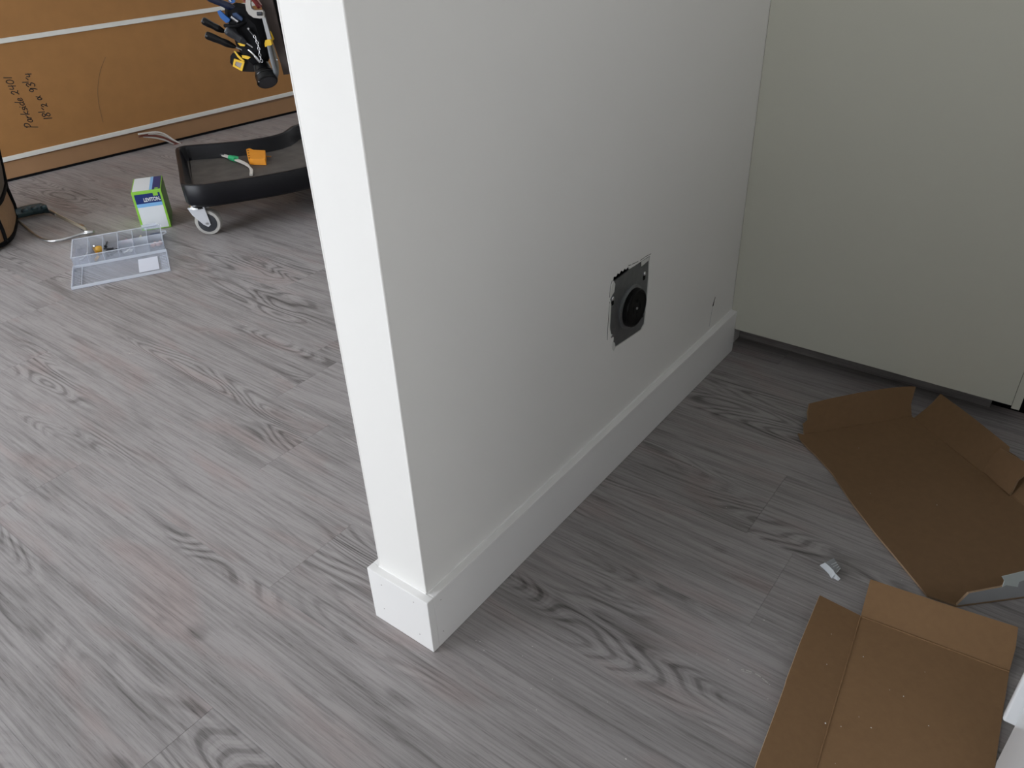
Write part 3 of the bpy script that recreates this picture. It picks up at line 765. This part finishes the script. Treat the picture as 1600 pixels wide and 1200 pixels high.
ph = MB()
prof = [(470, 30), (640, 60), (800, 200), (870, 420), (930, 620), (860, 800), (700, 850), (560, 720), (470, 560), (420, 380), (330, 250), (330, 100)]
ph.loft([[G8(600 + (x - 600) * s, 450 + (y - 450) * s, dpth) for x, y in prof] for s, dpth in ((.55, -.055), (.86, -.035), (1, .0), (1, .03), (.8, .06))], True)
po = ph.build('tool_pouch', VOID); tag(po, 'black nylon tool pouch hanging full of hand tools above the tray', 'tool pouch')
MB().tube(smooth_path([G8(330, 320, -.05), G8(450, 330, -.07), G8(600, 270, -.05), G8(700, 190, -.02)], 5), .006, 6).build('pouch_loop', VOID, po)

# ------------------------------------------------------------------ hand tools in the pouch
def driver(label, a, b, r, m_, ring):
    d = (b - a); ln = d.length; d.normalize()
    t_ = thing('screwdriver', label, 'screwdriver', a, 'screwdrivers sticking out of the tool pouch')
    M_ = frame_to(a, d)
    prof_ = [(r * .45, 0), (r * .85, .002), (r, .007), (r * .98, ln * .30), (r * .86, ln * .48), (r * .95, ln * .7), (r * .6, ln * .92), (r * .35, ln)]
    hb = MB(); n = 18; rows = []
    for (q, h) in prof_:
        rows.append([M_ @ V((q * (1 - .10 * (j % 3 == 0)) * math.cos(2 * PI * j / n), q * (1 - .10 * (j % 3 == 0)) * math.sin(2 * PI * j / n), h)) for j in range(n)])
    hb.loft(rows, True); hb.build('handle', m_, t_)
    MB().lathe([(r * .62, -.0006), (r * .62, .0018), (r * .5, .0022)], M_, 14).build('end_cap', ring, t_)
    MB().tube([a + d * ln, b + d * .05], .003, 8).build('shank', STEEL, t_)
driver('black screwdriver handle pointing left, upper of the two leftmost', G8(45, 250, -.04), G8(330, 400, -.02), .0125, BLACK, MGREY)
driver('black screwdriver handle pointing left, lower of the two leftmost', G8(88, 432, -.06), G8(470, 590, -.04), .0130, BLACK, MGREY)
driver('dark grey screwdriver handle in front of the pouch with rounded end', G8(340, 372, -.085), G8(600, 540, -.06), .0135, DGREY, MGREY)
driver('dark navy screwdriver handle at the top of the pouch', G8(110, -40, -.04), G8(490, 125, -.02), .0125, NAVYT, BLUE)
# blue handled pliers
bp_ = thing('pliers', 'bright blue handled pliers in the pouch above the screwdrivers', 'pliers', G8(300, 200, -.03))
bl = MB(); bl.prism([G8(*q, -.055) for q in ((235, 140), (265, 128), (330, 190), (395, 245), (380, 275), (345, 288), (280, 230), (250, 180))], CN * .010); bl.build('grip', BLUE, bp_, bevel=.003)
bl = MB(); bl.prism([G8(*q, -.062) for q in ((420, 170), (470, 160), (555, 230), (540, 262), (490, 240), (440, 210))], CN * .010); bl.build('grip', mat('deep_blue_grip', (.010, .035, .10), .4), bp_, bevel=.003)
MB().tube([G8(380, 275, -.03), G8(520, 400, 0)], .005, 8).build('jaw', STEEL, bp_)
pn = thing('marker_pen', 'silver barrelled pen between the two blue grips', 'pen', G8(450, 240, -.04))
MB().tube([G8(405, 212, -.072), G8(490, 272, -.066)], .0045, 10).build('barrel', CHROME, pn)
MB().tube([G8(490, 272, -.066), G8(560, 330, -.04)], .0036, 10).build('tip', BLACK, pn)
kb = thing('utility_knife', 'blue handled knife at the top edge beside the wrench', 'knife', G8(400, 0, -.03))
bl = MB(); bl.prism([G8(*q, -.03) for q in ((350, -60), (440, -60), (455, 30), (420, 45), (380, 20))], CN * .012); bl.build('handle', BLUE, kb, bevel=.003)
bl = MB(); bl.prism([G8(*q, -.033) for q in ((375, -10), (400, -10), (415, 20), (395, 22))], CN * .003); bl.build('slider', CHROME, kb)
# adjustable wrench
wrn = thing('adjustable_wrench', 'large grey steel wrench with open jaw against the brown rack', 'wrench', G8(700, 150, -.05))
jw = MB(); jw.prism([G8(*q, -.05) for q in ((600, -120), (655, -120), (650, 60), (665, 110), (700, 128), (800, 128), (822, 160), (822, 225), (770, 232), (690, 222), (630, 180), (598, 130), (586, 60))], CN * .014); jw.build('jaw', mat('satin_steel', (.42, .40, .37), .45, .6, var=.1), wrn, bevel=.002)
MB().lathe([(.006, -.008), (.006, .008)], frame_to(G8(765, 172, -.052), (G8(800, 172) - G8(760, 172))), 12).build('adjusting_screw', DGREY, wrn)
sk = MB(); sk.prism([G8(*q, -.045) for q in ((792, 215), (832, 205), (912, 490), (862, 495))], CN * .010); sk.build('shank', STEEL, wrn, bevel=.0015)
# grips below the wrench
nip = thing('locking_pliers', 'pliers with yellow collar and long curved grey grips', 'pliers', G8(900, 700, -.045))
co = MB(); co.prism([G8(*q, -.050) for q in ((835, 502), (900, 492), (918, 560), (880, 578), (832, 586), (826, 545))], CN * .02); co.build('collar', YEL, nip, bevel=.002)
MB().tube(smooth_path([G8(882, 570, -.045), G8(905, 680, -.048), G8(935, 800, -.05), G8(965, 900, -.046), G8(972, 975, -.036)], 5), [.0075] * 15 + [.0085, .008, .008, .007, .006, .004], 10).build('grip', MGREY, nip)
MB().tube(smooth_path([G8(915, 560, -.03), G8(955, 680, -.033), G8(985, 820, -.036), G8(985, 930, -.033)], 5), .0058, 10).build('grip', mat('warm_grey_grip', (.20, .19, .165), .5), nip)
yb = MB(); yb.prism([G8(*q, -.02) for q in ((888, 385), (905, 400), (945, 490), (930, 505), (905, 470))], CN * .006); yb.build('yellow_edge', YEL, nip)
MB().lathe([(.003, -.003), (.003, .004)], frame_to(G8(985, 742, -.04), -CN), 10).build('rivet', CHROME, nip)
rd = thing('nut_driver', 'dark red handled tool behind the wrench jaw', 'nut driver', G8(720, 20, 0))
MB().tube([G8(660, -60, -.01), G8(770, 90, .0)], .009, 12).build('handle', RED, rd)
MB().tube([G8(730, -20, -.022), G8(785, 60, -.012)], .0025, 8).build('stripe', mat('pale_red_stripe', (.6, .35, .33), .5), rd)
MB().tube([G8(540, -30, -.02), G8(600, 40, -.01)], .004, 8).build('shank', mat('dull_red', (.4, .12, .1), .5), rd)
# chain of small links
chn = thing('steel_chain', 'short bright steel chain hanging down the black pouch', 'chain', G8(740, 600, -.06))
CPTS = smooth_path([G8(690, 438, -.066), G8(715, 480, -.068), G8(735, 530, -.068), G8(752, 590, -.068), G8(762, 650, -.068), G8(772, 710, -.066), G8(790, 760, -.064), G8(800, 800, -.06)], 3)
cpl = [CPTS[0]]
for q in CPTS:
    if (q - cpl[-1]).length > .0075: cpl.append(q)
for i in range(len(cpl) - 1):
    a, b = cpl[i], cpl[i + 1]; c = (a + b) / 2; t = (b - a).normalized(); s = CN.cross(t).normalized()
    if i % 2: s = (s * .5 + CN * .85).normalized()
    MB().tube([c + t * .0058 * math.cos(q * PI / 5) + s * .0036 * math.sin(q * PI / 5) for q in range(11)], .0011, 6, caps=False).build('chain_link', CHROME, chn)
MB().tube([G8(615, 350, -.06), G8(690, 440, -.066)], .0045, 8).build('clip', BLACK, chn)
MB().lathe([(.004, 0), (.003, .003)], frame_to(G8(628, 358, -.066), -CN), 10).build('stud', CHROME, chn)
MB().lathe([(.003, 0), (.002, .003)], frame_to(G8(692, 440, -.07), -CN), 10).build('stud', CHROME, chn)
sw = MB().tube(smooth_path([G8(600, 605, -.05), G8(660, 650, -.055), G8(715, 710, -.055), G8(770, 780, -.05)], 5), [.003] * 5 + [.0035] * 5 + [.005] * 5 + [.004], 8)
tag(sw.build('steel_hook', CHROME), 'curved steel hook crossing behind the chain', 'hook')
# tape measure
tmn = thing('tape_measure', 'black tape measure with square yellow frame hanging below the screwdrivers', 'tape measure', G8(500, 800, -.03))
tb_ = MB(); tb_.prism([G8(*q, -.02) for q in ((400, 700), (430, 660), (560, 690), (720, 760), (700, 900), (560, 895), (430, 830), (395, 780))], CN * .03); tb_.build('case', BLACK, tmn, bevel=.003)
yf = MB()
oq = [(445, 735), (577, 775), (545, 892), (428, 828)]; iq = [(468, 768), (545, 792), (522, 852), (455, 815)]
for i in range(4):
    j = (i + 1) % 4
    yf.prism([G8(*oq[i], -.03), G8(*oq[j], -.03), G8(*iq[j], -.03), G8(*iq[i], -.03)], CN * .009)
yf.build('yellow_frame', YEL, tmn)
yl = MB(); yl.prism([G8(*q, -.028) for q in iq], CN * .004); yl.build('grey_label', mat('grey_label', (.30, .27, .26), .5), tmn)
ys_ = MB(); ys_.prism([G8(*q, -.028) for q in ((440, 640), (462, 640), (500, 690), (575, 760), (565, 785), (490, 715))], CN * .005); ys_.build('yellow_band', YEL, tmn)
ys_ = MB(); ys_.prism([G8(*q, -.045) for q in ((540, 690), (590, 695), (655, 715), (620, 742), (550, 725))], CN * .005); ys_.build('yellow_band', YEL, tmn)
ys_ = MB(); ys_.prism([G8(*q, -.06) for q in ((490, 540), (520, 540), (585, 560), (575, 580), (520, 572))], CN * .005)
tag(ys_.build('yellow_tag', YEL), 'small yellow sliver of a tool below the rounded grey handle', 'tool tag')
# flashlight
ft = thing('flashlight', 'fat black flashlight head pointing down at the bottom of the pouch', 'flashlight', G8(850, 950, -.05))
fa = G8(800, 850, -.015); fb = G8(868, 1030, -.052)
ax = (fb - fa).normalized(); fl_len = (fb - fa).length
Mf = frame_to(fa, ax)
MB().lathe([(.022, -.05), (.025, -.02), (.028, 0), (.029, fl_len * .28), (.034, fl_len * .40), (.035, fl_len * .55), (.0335, fl_len * .6), (.0355, fl_len * .66), (.0365, fl_len * .95), (.034, fl_len), (.030, fl_len)], Mf, 32).build('body', BLACK, ft, smoothall=True)
MB().lathe([(.030, fl_len - .002), (.030, fl_len + .0005)], Mf, 28).build('lens', LENS, ft)
MB().lathe([(.0022, 0), (.0016, .0015)], frame_to(G8(755, 1020, -.088), -CN), 8).build('rivet', CHROME, ft)

# ------------------------------------------------------------------ things lying in the tray
def K3(x, y, z): return onz(200 + x / 5.714, 150 + y / 5.714, z)     # close-up of the tray
og = thing('plug_adapter', 'orange plug adapter with metal prong lying in the black tray', 'adapter', K3(1140, 540, ZF))
bd = MB(); bd.prism([K3(*q, ZF + .026) for q in ((1055, 475), (1085, 466), (1120, 480), (1225, 485), (1225, 535), (1225, 562), (1110, 560), (1075, 555), (1062, 520))], (0, 0, -.0245)); bd.build('housing', ORNG, og, bevel=.003)
for i in range(4):
    MB().tube([K3(1060 + i * 4, 486 + i * 22, ZF + .014), K3(1072 + i * 4, 489 + i * 22, ZF + .0265)], .0025, 6).build('grip_rib', BLACK, og)
MB().box((-.016, -.0045, -.0016), (.020, .0045, .0016), frame_to(K3(1248, 536, ZF + .012), (0, 0, 1), K3(1270, 538, ZF + .012) - K3(1225, 534, ZF + .012))).build('prong', CHROME, og)
cd = thing('cable_pigtail', 'white cable pigtail with green tape curled in the black tray', 'cable', K3(1000, 590, ZF))
for i, dz in enumerate((0, 8, -7)):
    MB().tube(smooth_path([K3(840, 527 + dz * .6, ZF + .010), K3(900, 545 + dz, ZF + .010), K3(980, 575 + dz, ZF + .009), K3(1045, 603 + dz, ZF + .009), K3(1080 + dz * .5, 628 + dz, ZF + .008), K3(1102 + dz, 662, ZF + .006), K3(1098 + dz, 705, ZF + .005)], 6), .0036, 7).build('wire', WIREW, cd)
MB().tube([K3(912, 549, ZF + .010), K3(965, 570, ZF + .010)], .0105, 8).build('green_tape', GRN, cd)
gt = MB(); gt.prism([K3(*q, ZF + .018) for q in ((935, 530), (985, 540), (985, 556), (950, 552))], (0, 0, -.002)); gt.build('tape_end', GRN, cd)
MB().tube([K3(825, 520, ZF + .010), K3(862, 535, ZF + .010)], .006, 8).build('connector', CHROME, cd)
MB().lathe([(.007, 0), (.007, .010)], frame_to(K3(845, 510, ZF + .006), (0, 0, 1)), 12).build('collar', WIRER, cd)

# ------------------------------------------------------------------ printed carton with lime green edges
bR = onz(268.2, 354.8)
by = V((0.5553, 0.8316, 0)); bx = V((by.y, -by.x, 0)); bw, bdp, bh = .103, .175, .147
bL = bR - bx * bw
BX = thing('parts_carton', 'white, navy and lime green printed carton standing by the caster', 'carton', (bL + bR) / 2)
Mb = Matrix(((bx.x, by.x, 0, bL.x), (bx.y, by.y, 0, bL.y), (0, 0, 1, 0.0005), (0, 0, 0, 1)))
body = MB().box((0, 0, 0), (bw, bdp, bh), Mb); body.build('box', PGREEN, BX, bevel=.0012)
def onface(x0, x1, z0, z1, m_, nm, lay=1, par=None):
    MB().box((x0, -.0003 * lay, z0), (x1, -.0003 * lay + .0003, z1), Mb).build(nm, m_, par or BX)
def ontop(x0, x1, y0, y1, m_, nm, lay=1):
    MB().box((x0, y0, bh + .0003 * lay - .0003), (x1, y1, bh + .0003 * lay), Mb).build(nm, m_, BX)
e = bw * .075
onface(e, bw - e, .004, bh * .60, PWHITE, 'white_panel')
onface(e, bw - e, bh * .60, bh * .69, PBLUE, 'light_blue_band')
onface(e, bw - e, bh * .69, bh * .93, PNAVY, 'navy_band')
onface(bw * .70, bw * .86, bh * .855, bh * .96, PGREEN, 'green_logo', 2)
ontop(e * .5, bw * .60, e, bdp - e * .4, PWHITE, 'white_top_panel')
ontop(bw * .60, bw * .70, e, bdp - e * .4, PBLUE, 'light_blue_top_band')
ontop(bw * .70, bw - e * .4, e, bdp - e * .4, PNAVY, 'navy_top_band')
ontop(bw * .78, bw * .90, e * 1.4, e * 3.2, PGREEN, 'green_top_logo', 2)
MB().box((bw, .002, .002), (bw + .0004, bdp - .002, bh - .002), Mb).build('side_panel', PGREEN_SHADE, BX)  # side away from the window darkened in its colour
# lettering
fc = bpy.data.curves.new('lettering', 'FONT'); fc.body = 'LEVITON.'; fc.size = 1.0; fc.offset = 0.03; fc.extrude = 0.002
fo = bpy.data.objects.new('lettering', fc); COL.objects.link(fo)
bpy.context.view_layer.update()
me = bpy.data.meshes.new_from_object(fo.evaluated_get(bpy.context.evaluated_depsgraph_get()))
COL.objects.unlink(fo); bpy.data.objects.remove(fo)
xs = [v.co.x for v in me.vertices]; w0, w1 = min(xs), max(xs)
s_ = bw * .56 / (w1 - w0)
for v in me.vertices:
    q = Mb @ V((bw * .345 + (v.co.x - w0) * s_, -.0008 - v.co.z * .05, bh * .735 + v.co.y * s_ * 1.4))
    v.co = q - BX.location
me.materials.clear(); me.materials.append(PWHITE)
lo_ = bpy.data.objects.new('lettering', me); COL.objects.link(lo_); lo_.parent = BX

# ------------------------------------------------------------------ parts organizer box, open
q0, q1 = onz(112.5, 454), onz(267, 424)
ox = (q1 - q0); ow_ = ox.length; ox.normalize(); oy = V((-ox.y, ox.x, 0))
if oy.dot(q0 - CAM) < 0: oy = -oy
OD = 0.186; OH = 0.036
Mg = Matrix(((ox.x, oy.x, 0, q0.x), (ox.y, oy.y, 0, q0.y), (0, 0, 1, 0.0006), (0, 0, 0, 1)))
org = thing('parts_organizer', 'clear plastic parts organizer lying open beside the printed carton', 'organizer', Mg @ V((ow_ / 2, OD, 0)))
ld = MB(); ld.box((0, 0, 0), (ow_, OD, .0016), Mg); ld.build('lid', CLEARP, org)
le = MB()
for a, b in (((0, 0), (ow_, .003)), ((0, 0), (.003, OD)), ((ow_ - .003, 0), (ow_, OD)), ((0, OD - .003), (ow_, OD))): le.box((a[0], a[1], .0016), (b[0], b[1], .011), Mg)
le.box((.028, .004, .0016), (.030, OD - .004, .004), Mg); le.box((.035, .010, .0016), (ow_ * .45, .014, .0045), Mg)
for i in range(10): le.box((ow_ - .026, .02 + i * .014, .0016), (ow_ - .006, .0215 + i * .014, .003), Mg); le.box((.006, .02 + i * .014, .0016), (.024, .0215 + i * .014, .003), Mg)
le.build('lid_rim', CLEARE, org)
lb = MB(); lb.box((ow_ * .68, .035, .0017), (ow_ * .89, OD - .03, .0021), Mg); lb.build('paper_label', PAPER, org)
Y_ = OD + .006
bs = MB(); bs.box((.004, Y_, 0), (ow_ - .004, Y_ + OD, .0018), Mg); bs.build('bottom', CLEARP, org)
wl_ = MB()
for a, b in (((.004, Y_), (ow_ - .004, Y_ + .002)), ((.004, Y_ + OD - .002), (ow_ - .004, Y_ + OD)), ((.004, Y_), (.006, Y_ + OD)), ((ow_ - .006, Y_), (ow_ - .004, Y_ + OD))): wl_.box((a[0], a[1], .0018), (b[0], b[1], OH), Mg)
wl_.build('outer_wall', CLEARP, org)
rm = MB()
for a, b in (((.002, Y_ - .001), (ow_ - .002, Y_ + .003)), ((.002, Y_ + OD - .003), (ow_ - .002, Y_ + OD + .001)), ((.002, Y_), (.006, Y_ + OD)), ((ow_ - .006, Y_), (ow_ - .002, Y_ + OD))): rm.box((a[0], a[1], OH), (b[0], b[1], OH + .002), Mg)
rm.build('rim', CLEARE, org)
cw = (ow_ - .008) / 6
for i in range(1, 6):
    MB().box((.004 + cw * i - .0009, Y_ + .002, .0018), (.004 + cw * i + .0009, Y_ + OD - .002, OH - .002), Mg).build('divider', CLEARE, org)
MB().box((.004 + cw * 3, Y_ + OD * .52, .0018), (ow_ - .006, Y_ + OD * .52 + .0018, OH - .003), Mg).build('divider', CLEARE, org)
MB().tube([Mg @ V((ow_ - .004, Y_ + OD * .55, OH * .7)), Mg @ V((ow_ + .010, Y_ + OD * .58, OH * .75)), Mg @ V((ow_ + .012, Y_ + OD * .70, OH * .75)), Mg @ V((ow_ - .004, Y_ + OD * .74, OH * .7))], .003, 6).build('latch', CLEARE, org)
MB().box((ow_ * .78, Y_ + OD + .001, OH - .004), (ow_ * .95, Y_ + OD + .006, OH + .008), Mg).build('latch', CLEARE, org)
def cell(i, u, v, z): return Mg @ V((.004 + cw * (i + u), Y_ + OD * v, z))
# contents
it = MB().tube([cell(1, .25, .75, .010), cell(1, .5, .35, .012)], .0038, 10); tag(it.build('brass_pin', BRASS), 'long brass pin in the second compartment of the organizer', 'pin')
it = thing('ochre_stopper', 'round ochre stopper in the second compartment of the organizer', 'stopper', cell(1, .66, .45, .002))
MB().lathe([(.006, .0005), (.010, .004), (.0135, .012), (.0135, .018), (.010, .025), (.004, .028)], Matrix.Translation(cell(1, .66, .50, .0015)), 18).build('head', OCHRE, it, smoothall=True)
MB().tube([cell(1, .55, .25, .008), cell(1, .40, .12, .008)], .005, 10).build('stem', BRASS, it)
it = MB().tube([cell(1, .2, .9, .008), cell(1, .35, .66, .022)], .003, 8); tag(it.build('steel_pin', CHROME), 'bright steel pin behind the brass pieces in the organizer', 'pin')
for i in range(9):
    p_ = cell(2, random.uniform(.15, .85), random.uniform(.2, .7), .009 + .006 * (i % 3)); a = random.uniform(0, PI)
    t_ = thing('dark_screw', 'dark screw among the heap in the third organizer compartment', 'screw', p_, 'dark screws in the organizer')
    dv = V((math.cos(a), math.sin(a), .25)) * .014
    MB().tube([p_ - dv, p_ + dv], [.0034, .0022], 7).build('shank', DGREY, t_)
    MB().lathe([(.0062, 0), (.005, .003)], frame_to(p_ - dv, -dv), 10).build('head', DGREY, t_)
for i in range(3):
    p_ = cell(0, .35 + .2 * i, .3 + .1 * i, .005)
    t_ = MB().tube([p_, p_ + V((.012, -.006 + .008 * i, .004))], [.0035, .002], 8)
    tag(t_.build('small_clip', STEEL), 'small grey clip in the leftmost organizer compartment', 'clip', 'clips in the organizer')
for i in range(4):
    p_ = cell(3, .2 + .18 * i, .72 + .05 * (i % 2), .006)
    tag(MB().lathe([(.003, 0), (.0055, .004), (.0055, .012), (.003, .016)], frame_to(p_, (.5, .4 - .2 * i, .3)), 10).build('rose_connector', ROSE), 'rose wire connector in the rear middle organizer cell', 'connector', 'rose connectors in the organizer')
for i in range(3):
    p_ = cell(3, .25 + .22 * i, .25 + .06 * (i % 2), .005)
    tag(MB().lathe([(.004, 0), (.004, .006), (.0025, .014)], frame_to(p_, (.6, -.5 + .4 * i, .2)), 10).build('white_anchor', mat('white_nylon', (.75, .75, .72), .4)), 'white plug in the front middle organizer cell', 'plug', 'white plugs in the organizer')
for i in range(2):
    p_ = cell(4, .35 + .25 * i, .72, .006)
    tag(MB().tube([p_, p_ + V((.018 - .02 * i, .012, .012))], .0035, 8).build('pale_bolt', mat('pale_zinc', (.6, .57, .42), .35, .7)), 'pale zinc bolt in the rear fifth organizer cell', 'bolt', 'zinc bolts in the organizer')
for i in range(4):
    p_ = cell(5, .2 + .19 * i, .26 + .05 * (i % 2), .006)
    tag(MB().lathe([(.004, 0), (.0075, .003), (.0075, .010), (.003, .014)], frame_to(p_, (.2, .2 * i - .3, 1)), 12).build('pink_cap', PINK), 'pale pink cap in the front right organizer cell', 'cap', 'pink caps in the organizer')
pk = MB(); pk.box((.004 + cw * 5 + .006, Y_ + OD * .60, .003), (ow_ - .010, Y_ + OD * .92, .014), Mg)
tag(pk.build('blue_packet', mat('slate_blue_packet', (.06, .08, .14), .4), bevel=.003), 'slate blue packet in the rear right organizer cell', 'packet')

# ------------------------------------------------------------------ small hacksaw
hs = thing('hacksaw', 'small hacksaw with dark teal handle and bent steel frame on floor', 'saw', onz(90, 350))
def S6(x, y, z): return onz(x / 6.0, 220 + y / 6.0, z)
hh = MB()
ring_c = [(155, 682, .021), (210, 668, .022), (300, 645, .022), (400, 630, .022), (450, 640, .018)]
rows = []
for (x, y, r) in ring_c:
    c = S6(x, y, .024); a = (S6(450, 620, .024) - S6(100, 690, .024)).normalized(); s = V((-a.y, a.x, 0))
    rows.append([c + s * r * 1.15 * math.cos(t) + V((0, 0, 1)) * r * .95 * math.sin(t) for t in [2 * PI * q / 14 for q in range(14)]])
hh.loft(rows, True); hh.build('handle', TEAL, hs)
for (x, y) in ((230, 655), (320, 636), (408, 622)):
    c = S6(x, y, .038)
    MB().lathe([(.012, -.004), (.013, .003), (.009, .008), (.003, .010)], Matrix.Translation(c), 14).build('finger_bump', TEAL, hs, smoothall=True)
MB().tube(smooth_path([S6(150, 730, .012), S6(230, 800, .012), S6(330, 885, .012), S6(420, 930, .012), S6(520, 938, .012), S6(640, 912, .012), S6(760, 875, .012), S6(830, 862, .014), S6(870, 856, .014)], 6), .0052, 10).build('frame_rod', STEEL, hs)
bd = MB(); P0_, P1_ = S6(475, 668, .012), S6(810, 835, .012)
bt = (P1_ - P0_).normalized(); bn = V((-bt.y, bt.x, 0))
bd.prism([P0_ + bn * .0015 + V((0, 0, .008)), P1_ + bn * .0015 + V((0, 0, .008)), P1_ + bn * .0015 - V((0, 0, .005)), P0_ + bn * .0015 - V((0, 0, .005))], bn * -.003); bd.build('blade', mat('pale_blade_steel', (.62, .55, .42), .4, .7), hs)
MB().tube([S6(465, 660, .014), S6(530, 690, .014)], .0075, 8).build('blade_holder', STEEL, hs)
MB().box((-.02, -.006, 0), (.02, .006, .014), frame_to(S6(775, 822, .002), (0, 0, 1), bt)).build('blade_holder', STEEL, hs)
MB().tube([S6(800, 850, .012), S6(880, 852, .012)], .005, 8).build('tension_screw', STEEL, hs)

# ------------------------------------------------------------------ tool bag at the left edge
BC = V((0.362, 2.712, 0))
bag = thing('tool_bag', 'brown canvas tool bag with black straps at the left edge', 'bag', BC)
ba = math.radians(-28)
def sup(a, rx, ry, e=.55):
    c, s = math.cos(a), math.sin(a)
    return math.copysign(abs(c) ** e, c) * rx, math.copysign(abs(s) ** e, s) * ry
def bag_ring(z, rx, ry, n=40, e=.55):
    out = []
    for i in range(n):
        x, y = sup(2 * PI * i / n, rx, ry, e)
        out.append(BC + V((x * math.cos(ba) - y * math.sin(ba), x * math.sin(ba) + y * math.cos(ba), z)))
    return out
RX, RY_ = .205, .24
MB().loft([bag_ring(z, RX * s, RY_ * s) for z, s in ((.0006, .93), (.012, .98), (.06, 1.0), (.13, .98), (.15, .94))], True).build('pocket_panel', BAGT, bag)
MB().loft([bag_ring(z, RX * s, RY_ * s) for z, s in ((.10, .95), (.20, 1.05), (.28, 1.10), (.33, .98), (.36, .8))], True).build('body', BAGB, bag)
for z in (.016, .148):
    MB().loft([bag_ring(z - .008, RX * (.995 if z < .1 else 1.03), RY_ * (.995 if z < .1 else 1.03)), bag_ring(z + .008, RX * (1.012 if z < .1 else 1.04), RY_ * (1.012 if z < .1 else 1.04))], True).build('binding', VOID, bag)
for i in (36, 32, 2, 11, 19, 27):
    def rr(z, s, k=i): return bag_ring(z, RX * s, RY_ * s)[k]
    MB().tube([rr(.02, 1.0), rr(.06, 1.02), rr(.13, 1.01), rr(.2, 1.06), rr(.28, 1.11)], .0065, 8).build('strap', VOID, bag)
